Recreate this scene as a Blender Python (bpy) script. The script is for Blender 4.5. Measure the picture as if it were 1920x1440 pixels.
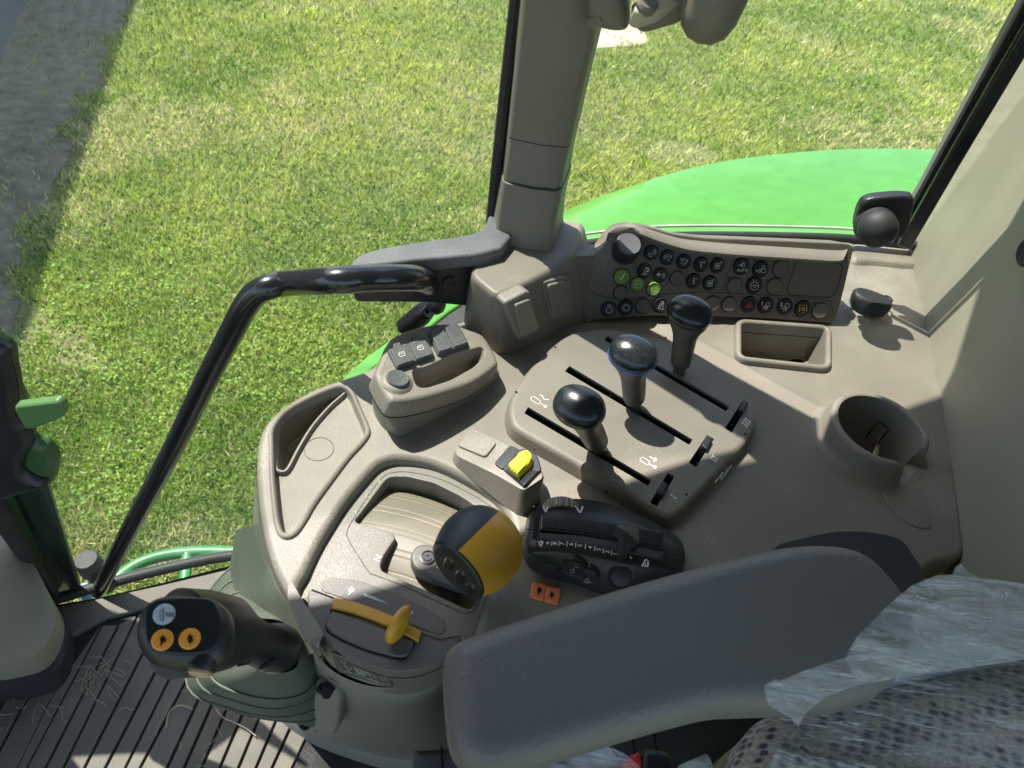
import bpy, bmesh, math, random
import numpy as np
from math import radians, cos, sin, pi, sqrt, atan2
from mathutils import Vector, Matrix, noise
from mathutils.geometry import delaunay_2d_cdt
random.seed(7); rng = np.random.default_rng(7)
for o in list(bpy.data.objects): bpy.data.objects.remove(o)
scene = bpy.context.scene
COL = scene.collection

# ------------------------------------------------------------------ camera
FPX = 1280.0; PITCH = radians(46); ROLL = radians(10); CAM = Vector((0, 0, 2.45))
cF = Vector((0, cos(PITCH), -sin(PITCH))); u0 = Vector((0, sin(PITCH), cos(PITCH))); r0 = Vector((1, 0, 0))
cR = cos(ROLL)*r0 + sin(ROLL)*u0; cU = -sin(ROLL)*r0 + cos(ROLL)*u0
cam_d = bpy.data.cameras.new('camera'); cam = bpy.data.objects.new('camera', cam_d); COL.objects.link(cam)
cam.matrix_world = Matrix(((cR.x, cU.x, -cF.x, CAM.x), (cR.y, cU.y, -cF.y, CAM.y), (cR.z, cU.z, -cF.z, CAM.z), (0, 0, 0, 1)))
cam_d.lens = 24; cam_d.sensor_width = 36; cam_d.clip_start = 0.02; cam_d.clip_end = 500
cam_d.dof.use_dof = True; cam_d.dof.focus_distance = 0.72; cam_d.dof.aperture_fstop = 13
scene.camera = cam
scene.render.resolution_x = 1024; scene.render.resolution_y = 768

# ------------------------------------------------------------------ light
SUN_EL = radians(61); SUN_H = Vector((-0.86, 0.51, 0)).normalized()
SDIR = Vector((SUN_H.x*cos(SUN_EL), SUN_H.y*cos(SUN_EL), sin(SUN_EL)))
w = bpy.data.worlds.new('World'); scene.world = w; w.use_nodes = True
nt = w.node_tree; bg = nt.nodes['Background']; sky = nt.nodes.new('ShaderNodeTexSky')
sky.sky_type = 'NISHITA'; sky.sun_disc = False; sky.sun_elevation = SUN_EL; sky.sun_rotation = atan2(SUN_H.x, SUN_H.y)
sky.air_density = 1.0; sky.dust_density = 1.5
nt.links.new(sky.outputs[0], bg.inputs[0]); bg.inputs[1].default_value = 0.15
sd = bpy.data.lights.new('sun', 'SUN'); sd.energy = 4.8; sd.angle = radians(0.53); sd.color = (1, 0.96, 0.9)
so = bpy.data.objects.new('sun', sd); COL.objects.link(so)
so.rotation_euler = (-SDIR).to_track_quat('-Z', 'Y').to_euler(); so.location = (-3, 2, 6)
scene.view_settings.view_transform = 'Standard'; scene.view_settings.look = 'None'
scene.view_settings.exposure = 1.12; scene.view_settings.gamma = 1
scene.cycles.max_bounces = 8; scene.cycles.transparent_max_bounces = 16
scene.cycles.sample_clamp_indirect = 6

# ------------------------------------------------------------------ geometry helpers
def ray(x, y): return (cF*FPX + cR*(x-960) - cU*(y-720)).normalized()
class Fr:                      # a plane in the place; measured points of the photo are brought onto it
    def __init__(s, o, n, ex=None):
        s.o = Vector(o); s.n = Vector(n).normalized()
        ex = Vector(ex) if ex is not None else Vector((1, 0, 0))
        s.ex = (ex - s.n*ex.dot(s.n)).normalized(); s.ey = s.n.cross(s.ex)
    def uv(s, x, y, h=0):
        d = ray(x, y); p = CAM + d*((s.o + s.n*h - CAM).dot(s.n)/d.dot(s.n)); q = p - s.o
        return (q.dot(s.ex), q.dot(s.ey))
    def p3(s, u, v, h=0): return s.o + s.ex*u + s.ey*v + s.n*h
    def px(s, x, y, h=0): return s.p3(*s.uv(x, y, h), h)
    def uvs(s, pts, h=0): return [s.uv(x, y, h) for x, y in pts]
    def up(s, h): return Fr(s.o + s.n*h, s.n, s.ex)
def HZ(z): return Fr((0, 0, z), (0, 0, 1))
def VY(y): return Fr((0, y, 0), (0, -1, 0), (1, 0, 0))
def fr3(a, b, c):
    n = (b-a).cross(c-a).normalized()
    if n.z < 0: n = -n
    return Fr(a, n, b-a)
def smooth(pts, k=6, closed=True):
    out = []; n = len(pts); V = [Vector(p) for p in pts]
    rng_ = range(n) if closed else range(n-1)
    for i in rng_:
        g = (lambda j: V[j % n]) if closed else (lambda j: V[min(max(j, 0), n-1)])
        p0, p1, p2, p3 = g(i-1), g(i), g(i+1), g(i+2)
        for q in range(k):
            t = q/k
            out.append(0.5*((2*p1) + (p2-p0)*t + (2*p0-5*p1+4*p2-p3)*t*t + (3*p1-p0-3*p2+p3)*t**3))
    if not closed: out.append(V[-1])
    return [tuple(v) for v in out]
def rpoly(pts, r, k=5):        # polygon with rounded corners (same units)
    out = []; n = len(pts)
    for i in range(n):
        p = Vector(pts[i]); a = Vector(pts[i-1]) - p; b = Vector(pts[(i+1) % n]) - p
        rr = min(r, a.length*0.45, b.length*0.45); p1 = p + a.normalized()*rr; p2 = p + b.normalized()*rr
        for j in range(k+1):
            t = j/k; out.append(tuple(p1*(1-t)**2 + p*2*t*(1-t) + p2*t*t))
    return out
def area(u): return 0.5*sum(u[i-1][0]*u[i][1]-u[i][0]*u[i-1][1] for i in range(len(u)))
def ccw(u): return list(u) if area(u) > 0 else list(reversed(u))
def offs(u, d):                # outward offset of a ccw outline
    if abs(d) < 1e-9: return list(u)
    out = []; n = len(u)
    for i in range(n):
        a = Vector(u[i-1]); p = Vector(u[i]); b = Vector(u[(i+1) % n])
        e1 = (p-a); e2 = (b-p)
        if e1.length < 1e-9 or e2.length < 1e-9: out.append(tuple(p)); continue
        e1.normalize(); e2.normalize()
        n1 = Vector((e1.y, -e1.x)); n2 = Vector((e2.y, -e2.x)); m = n1 + n2
        if m.length < 1e-6: m = n1
        m.normalize(); c = max(m.dot(n1), 0.5); out.append(tuple(p + m*d/c))
    return out
def circ(c, r, n=40, ry=None, rot=0):
    ry = ry or r
    return [(c[0]+r*cos(t)*cos(rot)-ry*sin(t)*sin(rot), c[1]+r*cos(t)*sin(rot)+ry*sin(t)*cos(rot)) for t in (2*pi*i/n for i in range(n))]
def rnd(r, d, k=5, dr=0):      # rounded top edge, then a wall of depth d
    return [(-r+r*sin(pi/2*i/k), -r+r*cos(pi/2*i/k)) for i in range(k+1)] + [(dr, -d)]
class MB:
    def __init__(s): s.v = []; s.f = []
    def add(s, vs, fs):
        b = len(s.v); s.v += [tuple(v) for v in vs]; s.f += [tuple(b+i for i in f) for f in fs]; return s
    def skin(s, rings, closed=True, cap0=False, cap1=False):
        n = len(rings[0]); vs = [p for r in rings for p in r]; fs = []
        for i in range(len(rings)-1):
            for j in range(n if closed else n-1):
                k = (j+1) % n; fs.append((i*n+j, i*n+k, (i+1)*n+k, (i+1)*n+j))
        if cap0: fs.append(tuple(reversed(range(n))))
        if cap1: fs.append(tuple(range((len(rings)-1)*n, len(rings)*n)))
        return s.add(vs, fs)
    def prof(s, fr, uv, pr, h=0, cap0=True, cap1=False):
        uv = ccw(uv); rings = [[fr.p3(a, b, h+hh) for a, b in offs(uv, o)] for o, hh in pr]
        s.skin(rings, True, False, cap1)
        if cap0:
            o, hh = pr[0]; s.holes(fr, h+hh, offs(uv, o), [])
        return s
    def slab(s, fr, uv, h, d, r=0.002, k=4, dr=0): return s.prof(fr, uv, rnd(r, d, k, dr), h, True, True)
    def holes(s, fr, h, outer, holes, grid=0, zf=None):
        outer = ccw(outer); hs = [ccw(q) for q in holes]
        pts = [Vector(p) for p in outer]; cons = [[tuple((i, (i+1) % len(outer)) for i in range(len(outer)))]]
        edges = [(i, (i+1) % len(outer)) for i in range(len(outer))]
        for q in hs:
            b = len(pts); pts += [Vector(p) for p in q]; edges += [(b+i, b+(i+1) % len(q)) for i in range(len(q))]
        if grid:
            xs = [p[0] for p in outer]; ys = [p[1] for p in outer]
            x = min(xs)
            while x < max(xs):
                y = min(ys)
                while y < max(ys):
                    pts.append(Vector((x+random.uniform(-.2, .2)*grid, y+random.uniform(-.2, .2)*grid))); y += grid
                x += grid
        r = delaunay_2d_cdt(pts, edges, [], 0, 1e-7)
        V, F = r[0], r[2]
        def inside(p, poly):
            c = False; n = len(poly)
            for i in range(n):
                a, b = poly[i-1], poly[i]
                if (a[1] > p[1]) != (b[1] > p[1]) and p[0] < (b[0]-a[0])*(p[1]-a[1])/(b[1]-a[1])+a[0]: c = not c
            return c
        fs = []
        for f in F:
            c = ((V[f[0]][0]+V[f[1]][0]+V[f[2]][0])/3, (V[f[0]][1]+V[f[1]][1]+V[f[2]][1])/3)
            if inside(c, outer) and not any(inside(c, q) for q in hs): fs.append(tuple(f))
        s.add([fr.p3(p[0], p[1], h+(zf(p[0], p[1]) if zf else 0)) for p in V], fs); return s
    def tube(s, pts, r, n=16, caps=True):
        P = [Vector(p) for p in pts]; R_ = r if isinstance(r, (list, tuple)) else [r]*len(P)
        t0 = (P[1]-P[0]).normalized(); a = t0.orthogonal().normalized(); rings = []
        for i, p in enumerate(P):
            t = ((P[min(i+1, len(P)-1)]-P[max(i-1, 0)])).normalized(); a = (a - t*a.dot(t)).normalized(); b = t.cross(a)
            rings.append([p + (a*cos(2*pi*j/n)+b*sin(2*pi*j/n))*R_[i] for j in range(n)])
        return s.skin(rings, True, caps, caps)
    def lathe(s, o, ax, pr, n=40, rib=0, ribn=0, cap0=True, cap1=True, ribr=None):
        o = Vector(o); ax = Vector(ax).normalized(); a = ax.orthogonal().normalized(); b = ax.cross(a); rings = []
        for r, h in pr:
            rr = []
            for j in range(n):
                q = r
                if rib and ribr and ribr[0] <= h <= ribr[1]: q = r - (rib if (j*ribn*2//n) % 2 else 0)
                rr.append(o + ax*h + (a*cos(2*pi*j/n)+b*sin(2*pi*j/n))*q)
            rings.append(rr)
        return s.skin(rings, True, cap0, cap1)
    def box(s, c, sx, sy, sz, ex=(1, 0, 0), ez=(0, 0, 1), r=0.0015):
        ez = Vector(ez).normalized(); f = Fr(Vector(c), ez, ex)
        uv = rpoly([(-sx/2, -sy/2), (sx/2, -sy/2), (sx/2, sy/2), (-sx/2, sy/2)], max(r, 1e-4)*1.5, 3)
        return s.prof(f, uv, [(-r, sz/2), (-r*.3, sz/2-r*.3), (0, sz/2-r), (0, -sz/2+r), (-r*.3, -sz/2+r*.3), (-r, -sz/2)], 0, True, True)
    def loft(s, secs, n=28, cap0=True, cap1=True):   # (centre, dirA, dirB, a, b, power)
        rings = []
        for c, A, B, a, b, pw in secs:
            c = Vector(c); A = Vector(A); B = Vector(B); r = []
            for j in range(n):
                t = 2*pi*j/n; ct, st = cos(t), sin(t)
                r.append(c + A*a*math.copysign(abs(ct)**(2/pw), ct) + B*b*math.copysign(abs(st)**(2/pw), st))
            rings.append(r)
        return s.skin(rings, True, cap0, cap1)
    def rib(s, fr, h, pts, wd, closed=False):         # thin raised line through photo points on a frame
        u = [Vector(fr.uv(x, y, h)) for x, y in pts]; n = len(u)
        if n < 2: return s
        k = wd
        L = []; R2 = []
        for i in range(n):
            a = u[i-1] if (i > 0 or closed) else u[i]; b = u[(i+1) % n] if (i < n-1 or closed) else u[i]
            t = (b-a)
            if t.length < 1e-9: t = Vector((1, 0))
            t.normalize(); m = Vector((-t.y, t.x))*k/2; L.append(u[i]+m); R2.append(u[i]-m)
        vs = [fr.p3(p.x, p.y, h) for p in L] + [fr.p3(p.x, p.y, h) for p in R2]
        fs = [(i, i+1, n+i+1, n+i) for i in range(n-1)] + ([(n-1, 0, n, 2*n-1)] if closed else [])
        return s.add(vs, fs)
    def poly(s, fr, h, pts):
        return s.add([fr.px(x, y, h) for x, y in pts], [tuple(range(len(pts)))])
    def text(s, fr, h, body, cx, cy, size, ang, mirror=False):
        cu = bpy.data.curves.new('t', 'FONT'); cu.body = body; cu.align_x = 'CENTER'; cu.align_y = 'CENTER'; cu.resolution_u = 3
        ob = bpy.data.objects.new('t', cu); COL.objects.link(ob); bpy.context.view_layer.update()
        me = bpy.data.meshes.new_from_object(ob)
        ca, sa = cos(radians(ang)), sin(radians(ang))
        vs = []
        for v in me.vertices:
            x, y = v.co.x*size, v.co.y*size
            vs.append(fr.px(cx + x*ca - y*sa, cy - (x*sa + y*ca), h))
        s.add(vs, [tuple(p.vertices) for p in me.polygons])
        bpy.data.objects.remove(ob); bpy.data.curves.remove(cu); bpy.data.meshes.remove(me); return s
    def build(s, name, mat, parent=None, ang=40, wn=True, flat=False, merge=True):
        me = bpy.data.meshes.new(name); me.from_pydata(s.v, [], s.f); me.validate()
        bm = bmesh.new(); bm.from_mesh(me)
        if merge: bmesh.ops.remove_doubles(bm, verts=bm.verts, dist=2e-5)
        bmesh.ops.recalc_face_normals(bm, faces=bm.faces); bm.to_mesh(me); bm.free()
        if not flat:
            me.polygons.foreach_set('use_smooth', [True]*len(me.polygons)); me.set_sharp_from_angle(angle=radians(ang))
        me.materials.append(mat)
        ob = bpy.data.objects.new(name, me); COL.objects.link(ob)
        if wn and not flat:
            m = ob.modifiers.new('weighted', 'WEIGHTED_NORMAL'); m.keep_sharp = True; m.weight = 80
        if parent is not None:
            ob.parent = parent; ob.matrix_parent_inverse = Matrix.Translation(-parent.location)
        return ob
def thing(name, loc, label, cat, group=None):
    o = bpy.data.objects.new(name, None); COL.objects.link(o); o.location = loc; o.empty_display_size = 0.05
    o['label'] = label; o['category'] = cat
    if group: o['group'] = group
    return o
def tag(o, label, cat, group=None):
    o['label'] = label; o['category'] = cat
    if group: o['group'] = group
    return o

# ------------------------------------------------------------------ materials
def mat(name, col, rough=0.5, grain=0, gs=1500, metal=0, dust=0, dcol=(.45, .42, .35), var=0.0, spec=0.5, coat=0, vs=6):
    m = bpy.data.materials.new(name); m.use_nodes = True; N = m.node_tree.nodes; L = m.node_tree.links
    b = N['Principled BSDF']; b.inputs['Base Color'].default_value = (*col, 1); b.inputs['Roughness'].default_value = rough
    b.inputs['Metallic'].default_value = metal; b.inputs['Specular IOR Level'].default_value = spec; b.inputs['Coat Weight'].default_value = coat
    g = N.new('ShaderNodeNewGeometry')
    cur = None
    if var or dust:
        n1 = N.new('ShaderNodeTexNoise'); n1.inputs['Scale'].default_value = vs; n1.inputs['Detail'].default_value = 6
        L.new(g.outputs['Position'], n1.inputs['Vector'])
        r = N.new('ShaderNodeMapRange'); r.inputs[3].default_value = 1-var; r.inputs[4].default_value = 1+var
        r.inputs[1].default_value = .3; r.inputs[2].default_value = .7
        L.new(n1.outputs['Fac'], r.inputs[0])
        mx = N.new('ShaderNodeVectorMath'); mx.operation = 'SCALE'; mx.inputs[0].default_value = col; L.new(r.outputs[0], mx.inputs['Scale'])
        cur = mx.outputs[0]
        if dust:
            n2 = N.new('ShaderNodeTexNoise'); n2.inputs['Scale'].default_value = 700; n2.inputs['Detail'].default_value = 3
            L.new(g.outputs['Position'], n2.inputs['Vector'])
            n3 = N.new('ShaderNodeTexNoise'); n3.inputs['Scale'].default_value = 14; n3.inputs['Detail'].default_value = 5
            L.new(g.outputs['Position'], n3.inputs['Vector'])
            mu = N.new('ShaderNodeMath'); mu.operation = 'MULTIPLY'; L.new(n2.outputs['Fac'], mu.inputs[0]); L.new(n3.outputs['Fac'], mu.inputs[1])
            rr = N.new('ShaderNodeMapRange'); rr.inputs[1].default_value = .27; rr.inputs[2].default_value = .42; rr.inputs[3].default_value = 0; rr.inputs[4].default_value = dust
            L.new(mu.outputs[0], rr.inputs[0])
            mm = N.new('ShaderNodeMix'); mm.data_type = 'RGBA'; L.new(rr.outputs[0], mm.inputs[0]); L.new(cur, mm.inputs[6]); mm.inputs[7].default_value = (*dcol, 1)
            cur = mm.outputs[2]
        L.new(cur, b.inputs['Base Color'])
    if grain:
        n4 = N.new('ShaderNodeTexNoise'); n4.inputs['Scale'].default_value = gs; n4.inputs['Detail'].default_value = 2
        L.new(g.outputs['Position'], n4.inputs['Vector'])
        bp = N.new('ShaderNodeBump'); bp.inputs['Strength'].default_value = grain; bp.inputs['Distance'].default_value = 0.0006
        L.new(n4.outputs['Fac'], bp.inputs['Height']); L.new(bp.outputs[0], b.inputs['Normal'])
    return m
BEIGE = mat('beige_plastic', (.195, .174, .141), .45, .5, 1400, dust=.45, var=.07)
BEIGE2 = mat('trim_plastic', (.185, .167, .135), .5, .3, 1100, dust=.2, var=.05)
WALLM = mat('wall_trim', (.27, .255, .19), .6, .3, 900, dust=.15, var=.05)
GREYM = mat('grey_module_plastic', (.115, .105, .095), .5, .4, 1400, dust=.2, var=.05)
PANELM = mat('panel_plastic', (.135, .112, .092), .5, .35, 1400, dust=.25, var=.05)
BLACK = mat('black_plastic', (.018, .019, .021), .38, .25, 1200, dust=.12, dcol=(.25, .25, .24), var=.1)
BLACKM = mat('matt_black_rubber', (.022, .023, .024), .6, .3, 1100, dust=.22, dcol=(.22, .2, .17), var=.1)
GLOSS = mat('gloss_black', (.012, .013, .014), .25, 0, dust=.03, dcol=(.2, .2, .2))
PAINTB = mat('black_paint', (.012, .013, .015), .25, 0, dust=.07, dcol=(.3, .3, .3), coat=.5)
DARKG = mat('dark_grey_rubber', (.07, .075, .075), .55, .4, 1100, dust=.3, dcol=(.3, .3, .27), var=.1)
VOID = mat('slot_shade_and_mark_black', (.004, .004, .004), .9)  # near-black: shade painted in slots and holes, also seams, print and clips
YEL = mat('mustard_plastic', (.62, .33, .03), .35, .1, 1500, var=.04)
ORA = mat('orange_plastic', (.72, .34, .035), .35, .1, 1500, var=.03)
ORA2 = mat('salmon_orange_plastic', (.75, .20, .07), .4, 0, var=.03)
OBTN = mat('orange_button', (.85, .33, .04), .4)
YELB = mat('bright_yellow_plastic', (.85, .76, .02), .35)
GRNB = mat('green_button_plastic', (.16, .30, .04), .35, dust=.1)
WHITE = mat('white_marking', (.75, .75, .72), .6)
GREYL = mat('grey_marking', (.33, .33, .32), .6)
REDM = mat('red_marking', (.6, .08, .03), .5)
YELM = mat('yellow_marking', (.75, .6, .05), .5)
BLUEM = mat('blue_ring', (.02, .12, .6), .35)
GRING = mat('green_ring', (.01, .06, .02), .35)
TEAL = mat('teal_ring', (.03, .22, .2), .3)
GRNPAINT = mat('green_paint', (.070, .27, .022), .36, 0, dust=.015, dcol=(.4, .6, .35), var=.04, coat=.3, vs=3)
GRNDARK = mat('olive_plastic', (.045, .10, .04), .4, .2)
BOOT = mat('olive_grey_boot', (.085, .10, .072), .6, .5, 700, dust=.1, var=.08)
FLOORM = mat('floor_mat_rubber', (.155, .138, .115), .7, .8, 500, dust=.55, dcol=(.3, .27, .2), var=.16, vs=9)
ARM = mat('armrest_vinyl', (.15, .145, .135), .45, 1.0, 420, var=.06)
METAL = mat('shaft_metal', (.35, .34, .32), .35, metal=.9)
STRAW = mat('straw', (.45, .38, .24), .7)
REDP = mat('red_plastic', (.6, .03, .03), .4)
BLUEP = mat('blue_plastic', (.03, .12, .5), .4)
SHELL = mat('seat_shell_grey', (.20, .19, .17), .5, .3, var=.05)
# ================================================================== THE SETTING
G = HZ(0.0)
def ground_mat():
    m = bpy.data.materials.new('soil_and_thatch'); m.use_nodes = True; N = m.node_tree.nodes; L = m.node_tree.links; b = N['Principled BSDF']
    g = N.new('ShaderNodeNewGeometry'); n = N.new('ShaderNodeTexNoise'); n.inputs['Scale'].default_value = 60; n.inputs['Detail'].default_value = 8
    L.new(g.outputs['Position'], n.inputs['Vector'])
    n2 = N.new('ShaderNodeTexNoise'); n2.inputs['Scale'].default_value = 1.6; n2.inputs['Detail'].default_value = 4; L.new(g.outputs['Position'], n2.inputs['Vector'])
    r = N.new('ShaderNodeValToRGB'); e = r.color_ramp.elements; e[0].position = .35; e[0].color = (.06, .10, .022, 1); e[1].position = .65; e[1].color = (.20, .20, .07, 1)
    L.new(n.outputs['Fac'], r.inputs[0]); L.new(r.outputs[0], b.inputs['Base Color']); b.inputs['Roughness'].default_value = .9
    return m
mb = MB(); mb.add([(-60, -60, 0), (60, -60, 0), (60, 60, 0), (-60, 60, 0)], [(0, 1, 2, 3)])
lawn = mb.build('lawn', ground_mat(), flat=True); lawn['kind'] = 'structure'
PATH_PX = [(262, -60), (238, 10), (228, 60), (212, 90), (192, 120), (180, 170), (160, 215), (150, 250), (132, 285), (122, 310), (100, 340), (92, 390), (78, 420), (66, 470), (45, 520), (40, 560), (22, 620), (8, 680), (-30, 780)]
pedge = [G.uv(x, y) for x, y in PATH_PX]
def soilmat(name, c1, c2, sc=9, bump=.6):
    m = bpy.data.materials.new(name); m.use_nodes = True; N = m.node_tree.nodes; L = m.node_tree.links; b = N['Principled BSDF']
    g = N.new('ShaderNodeNewGeometry'); n = N.new('ShaderNodeTexNoise'); n.inputs['Scale'].default_value = sc; n.inputs['Detail'].default_value = 10; n.inputs['Roughness'].default_value = .7
    L.new(g.outputs['Position'], n.inputs['Vector'])
    r = N.new('ShaderNodeValToRGB'); e = r.color_ramp.elements; e[0].position = .35; e[0].color = (*c1, 1); e[1].position = .68; e[1].color = (*c2, 1)
    L.new(n.outputs['Fac'], r.inputs[0]); L.new(r.outputs[0], b.inputs['Base Color']); b.inputs['Roughness'].default_value = .9
    n4 = N.new('ShaderNodeTexNoise'); n4.inputs['Scale'].default_value = 120; n4.inputs['Detail'].default_value = 4; L.new(g.outputs['Position'], n4.inputs['Vector'])
    bp = N.new('ShaderNodeBump'); bp.inputs['Strength'].default_value = bump; bp.inputs['Distance'].default_value = .01
    L.new(n4.outputs['Fac'], bp.inputs['Height']); L.new(bp.outputs[0], b.inputs['Normal'])
    return m
far = [(-25, pedge[0][1]+9), (-25, pedge[-1][1]-3)]
mb = MB(); po = pedge + [(pedge[-1][0]-.5, pedge[-1][1]-2), (-25, pedge[-1][1]-2), (-25, 30), (pedge[0][0]+1, 30)]
mb.holes(G, .004, po, []); mb.build('path', soilmat('packed_soil', (.11, .10, .065), (.27, .235, .165)), flat=True)['kind'] = 'structure'
a0 = G.uv(62, -30); a1 = G.uv(-2, 120); dv = Vector(a1)-Vector(a0); a2 = Vector(a1)+dv*3; am = Vector(a0)-dv*3
mb = MB(); mb.holes(G, .008, [tuple(am), tuple(a2), (-30, a2.y), (-30, am.y)], [])
mb.build('road', soilmat('asphalt', (.10, .105, .115), (.17, .175, .19), 40), flat=True)['kind'] = 'structure'
# old worn setts pressed into the path
mb = MB(); pv = [G.uv(92, -20), (0, 0)]
q = [G.uv(90, -30), G.uv(236, -30), G.uv(222, 52), G.uv(96, 55)]
for i in range(5):
    def bl(s, t):
        a = Vector(q[0]).lerp(Vector(q[1]), s); b = Vector(q[3]).lerp(Vector(q[2]), s); return a.lerp(b, t)
    s0, s1 = i/5+.02, (i+1)/5-.02; w_ = random.uniform(-.05, .05)
    mb.prof(G, rpoly([tuple(bl(s0, .0)), tuple(bl(s1, .0)), tuple(bl(s1-.10, 1+w_)), tuple(bl(s0-.10, 1+w_))], .05), [(-.03, .010), (0, .007), (.02, .002)], 0)
tag(mb.build('paving_slabs', soilmat('worn_stone', (.13, .125, .09), (.24, .22, .165), 6)), 'patch of worn grey paving slabs sunk in the shaded path at the top left', 'paving')
# bare sandy patches
PATCH1 = [(1080, 40), (1130, 30), (1195, 40), (1212, 70), (1205, 84), (1160, 88), (1112, 92), (1085, 100)]
PATCH2 = [(1200, 285), (1240, 262), (1300, 270), (1345, 288), (1340, 305), (1290, 312), (1225, 305)]
PATCH3 = [(90, 620), (150, 610), (190, 660), (215, 690), (170, 700), (110, 680)]
def inpoly(p, poly):
    c = np.zeros(len(p), bool); n = len(poly)
    for i in range(n):
        a, b = poly[i-1], poly[i]
        if a[1] == b[1]: continue
        t = ((a[1] > p[:, 1]) != (b[1] > p[:, 1])) & (p[:, 0] < (b[0]-a[0])*(p[:, 1]-a[1])/(b[1]-a[1])+a[0]); c ^= t
    return c
mb = MB(); mb.holes(G, .004, smooth(G.uvs(PATCH1), 4), []); mb.build('sand_patch', soilmat('pale_sand', (.36, .29, .21), (.52, .44, .35), 14), flat=True)['kind'] = 'structure'

# grass blades, density following distance so that far grass is not wasted
def blades(n, xr, yr, name, leaf=False, seed=1):
    r = np.random.default_rng(seed)
    sx = r.uniform(xr[0], xr[1], n); sy = r.uniform(yr[0], yr[1], n)
    d = (np.array(cF)[None]*FPX + np.array(cR)[None]*(sx-960)[:, None] - np.array(cU)[None]*(sy-720)[:, None])
    ok = d[:, 2] < -60; d = d[ok]; t = -CAM.z/d[:, 2]; P = np.array(CAM)[None] + d*t[:, None]
    dist = np.linalg.norm(P-np.array(CAM)[None], axis=1)
    P = P[:, :2]; Pj = P + r.normal(0, .035, P.shape) + .22*np.stack([np.sin(P[:, 1]*5)*.4+np.sin(P[:, 1]*13+1)*.25, np.sin(P[:, 0]*9)*.3], 1); ph = inpoly(Pj, [tuple(p) for p in po]) | inpoly(Pj, G.uvs(PATCH1)); u = r.uniform(0, 1, len(P))
    thin = inpoly(P, G.uvs(PATCH2)) | inpoly(P, G.uvs(PATCH3))
    keep = ~ph | (u < .02); keep &= ~(thin & (u < .6)); P = P[keep]; dist = dist[keep]; n = len(P)
    def vn(p, sc, s):   # smooth value noise
        q = p*sc + s*17.3; i = np.floor(q).astype(int); f = q-i; f = f*f*(3-2*f)
        h = lambda a, b: (np.sin((a*127.1+b*311.7)+s*3.1)*43758.5453) % 1
        return (h(i[:, 0], i[:, 1])*(1-f[:, 0])*(1-f[:, 1]) + h(i[:, 0]+1, i[:, 1])*f[:, 0]*(1-f[:, 1]) + h(i[:, 0], i[:, 1]+1)*(1-f[:, 0])*f[:, 1] + h(i[:, 0]+1, i[:, 1]+1)*f[:, 0]*f[:, 1])
    A = .5*vn(P, 1.3, 1)+.3*vn(P, 3.1, 2)+.2*vn(P, 8, 3); B = .5*vn(P, .9, 5)+.3*vn(P, 2.7, 6)+.2*vn(P, 7, 7)
    sc = np.clip(dist/3.2, .8, 4)**.7
    if leaf:
        k = (A > .36) & (r.uniform(0, 1, len(A)) < .28*np.clip((A-.36)*6, 0, 1)*np.clip((3.6-P[:, 1])/1.8, 0, 1)); P = P[k]; A = A[k]; B = B[k]; sc = sc[k]; n = len(P)
        th = r.uniform(0, 2*pi, n); z = r.uniform(.015, .045, n); rad = r.uniform(.0035, .0085, n)*sc
        tx, ty = r.normal(0, .35, n), r.normal(0, .35, n); V = np.zeros((n, 4, 3))
        for j in range(4):
            a = th + j*pi/2; ca, sa = np.cos(a)*rad, np.sin(a)*rad
            V[:, j, 0] = P[:, 0]+ca; V[:, j, 1] = P[:, 1]+sa; V[:, j, 2] = z+ca*tx+sa*ty
        m = 4
    else:
        th = r.uniform(0, 2*pi, n); h = r.uniform(.014, .042, n)*sc**.6*(.7+.6*A); wd = r.uniform(.0022, .0050, n)*sc
        ln = r.uniform(.1, 1.1, n)*h; la = r.uniform(0, 2*pi, n)
        V = np.zeros((n, 3, 3)); ca, sa = np.cos(th)*wd, np.sin(th)*wd
        V[:, 0, 0] = P[:, 0]-ca; V[:, 0, 1] = P[:, 1]-sa; V[:, 1, 0] = P[:, 0]+ca; V[:, 1, 1] = P[:, 1]+sa
        V[:, 2, 0] = P[:, 0]+np.cos(la)*ln; V[:, 2, 1] = P[:, 1]+np.sin(la)*ln; V[:, 2, 2] = h; V[:, 0, 2] = V[:, 1, 2] = 0
        m = 3
    u = r.uniform(0, 1, n)[:, None]
    green = np.array([.22, .34, .055]); lime = np.array([.48, .54, .12]); dry = np.array([.66, .60, .32]); dk = np.array([.08, .17, .03])
    a = np.clip((A-.3)/.4, 0, 1)[:, None]; C = green*(1-a)+lime*a
    C = np.where(u < .16, dk, C); dr = np.clip((B-.49)*2.6, 0, .5)
    dr = dr + .45*(inpoly(P, G.uvs(PATCH2)) | inpoly(P, G.uvs(PATCH3)))
    C = np.where((r.uniform(0, 1, n) < dr+.10)[:, None], dry*r.uniform(.7, 1.15, (n, 1)), C)*r.uniform(.6, 1.65, (n, 1))
    if leaf: C = (np.array([.15, .29, .045])*(1-a)+np.array([.27, .41, .075])*a)*r.uniform(.7, 1.35, (n, 1))
    me = bpy.data.meshes.new(name); me.vertices.add(n*m); me.vertices.foreach_set('co', V.reshape(-1).astype('f'))
    me.loops.add(n*m); me.loops.foreach_set('vertex_index', np.arange(n*m, dtype='i')); me.polygons.add(n)
    me.polygons.foreach_set('loop_start', np.arange(0, n*m, m, dtype='i'))
    ca_ = me.color_attributes.new('tint', 'FLOAT_COLOR', 'POINT'); cc = np.ones((n*m, 4), 'f'); cc[:, :3] = np.repeat(C, m, 0)
    ca_.data.foreach_set('color', cc.reshape(-1)); me.update()
    mt = bpy.data.materials.new(name+'_leaf'); mt.use_nodes = True; N = mt.node_tree.nodes; L = mt.node_tree.links; b = N['Principled BSDF']
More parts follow.
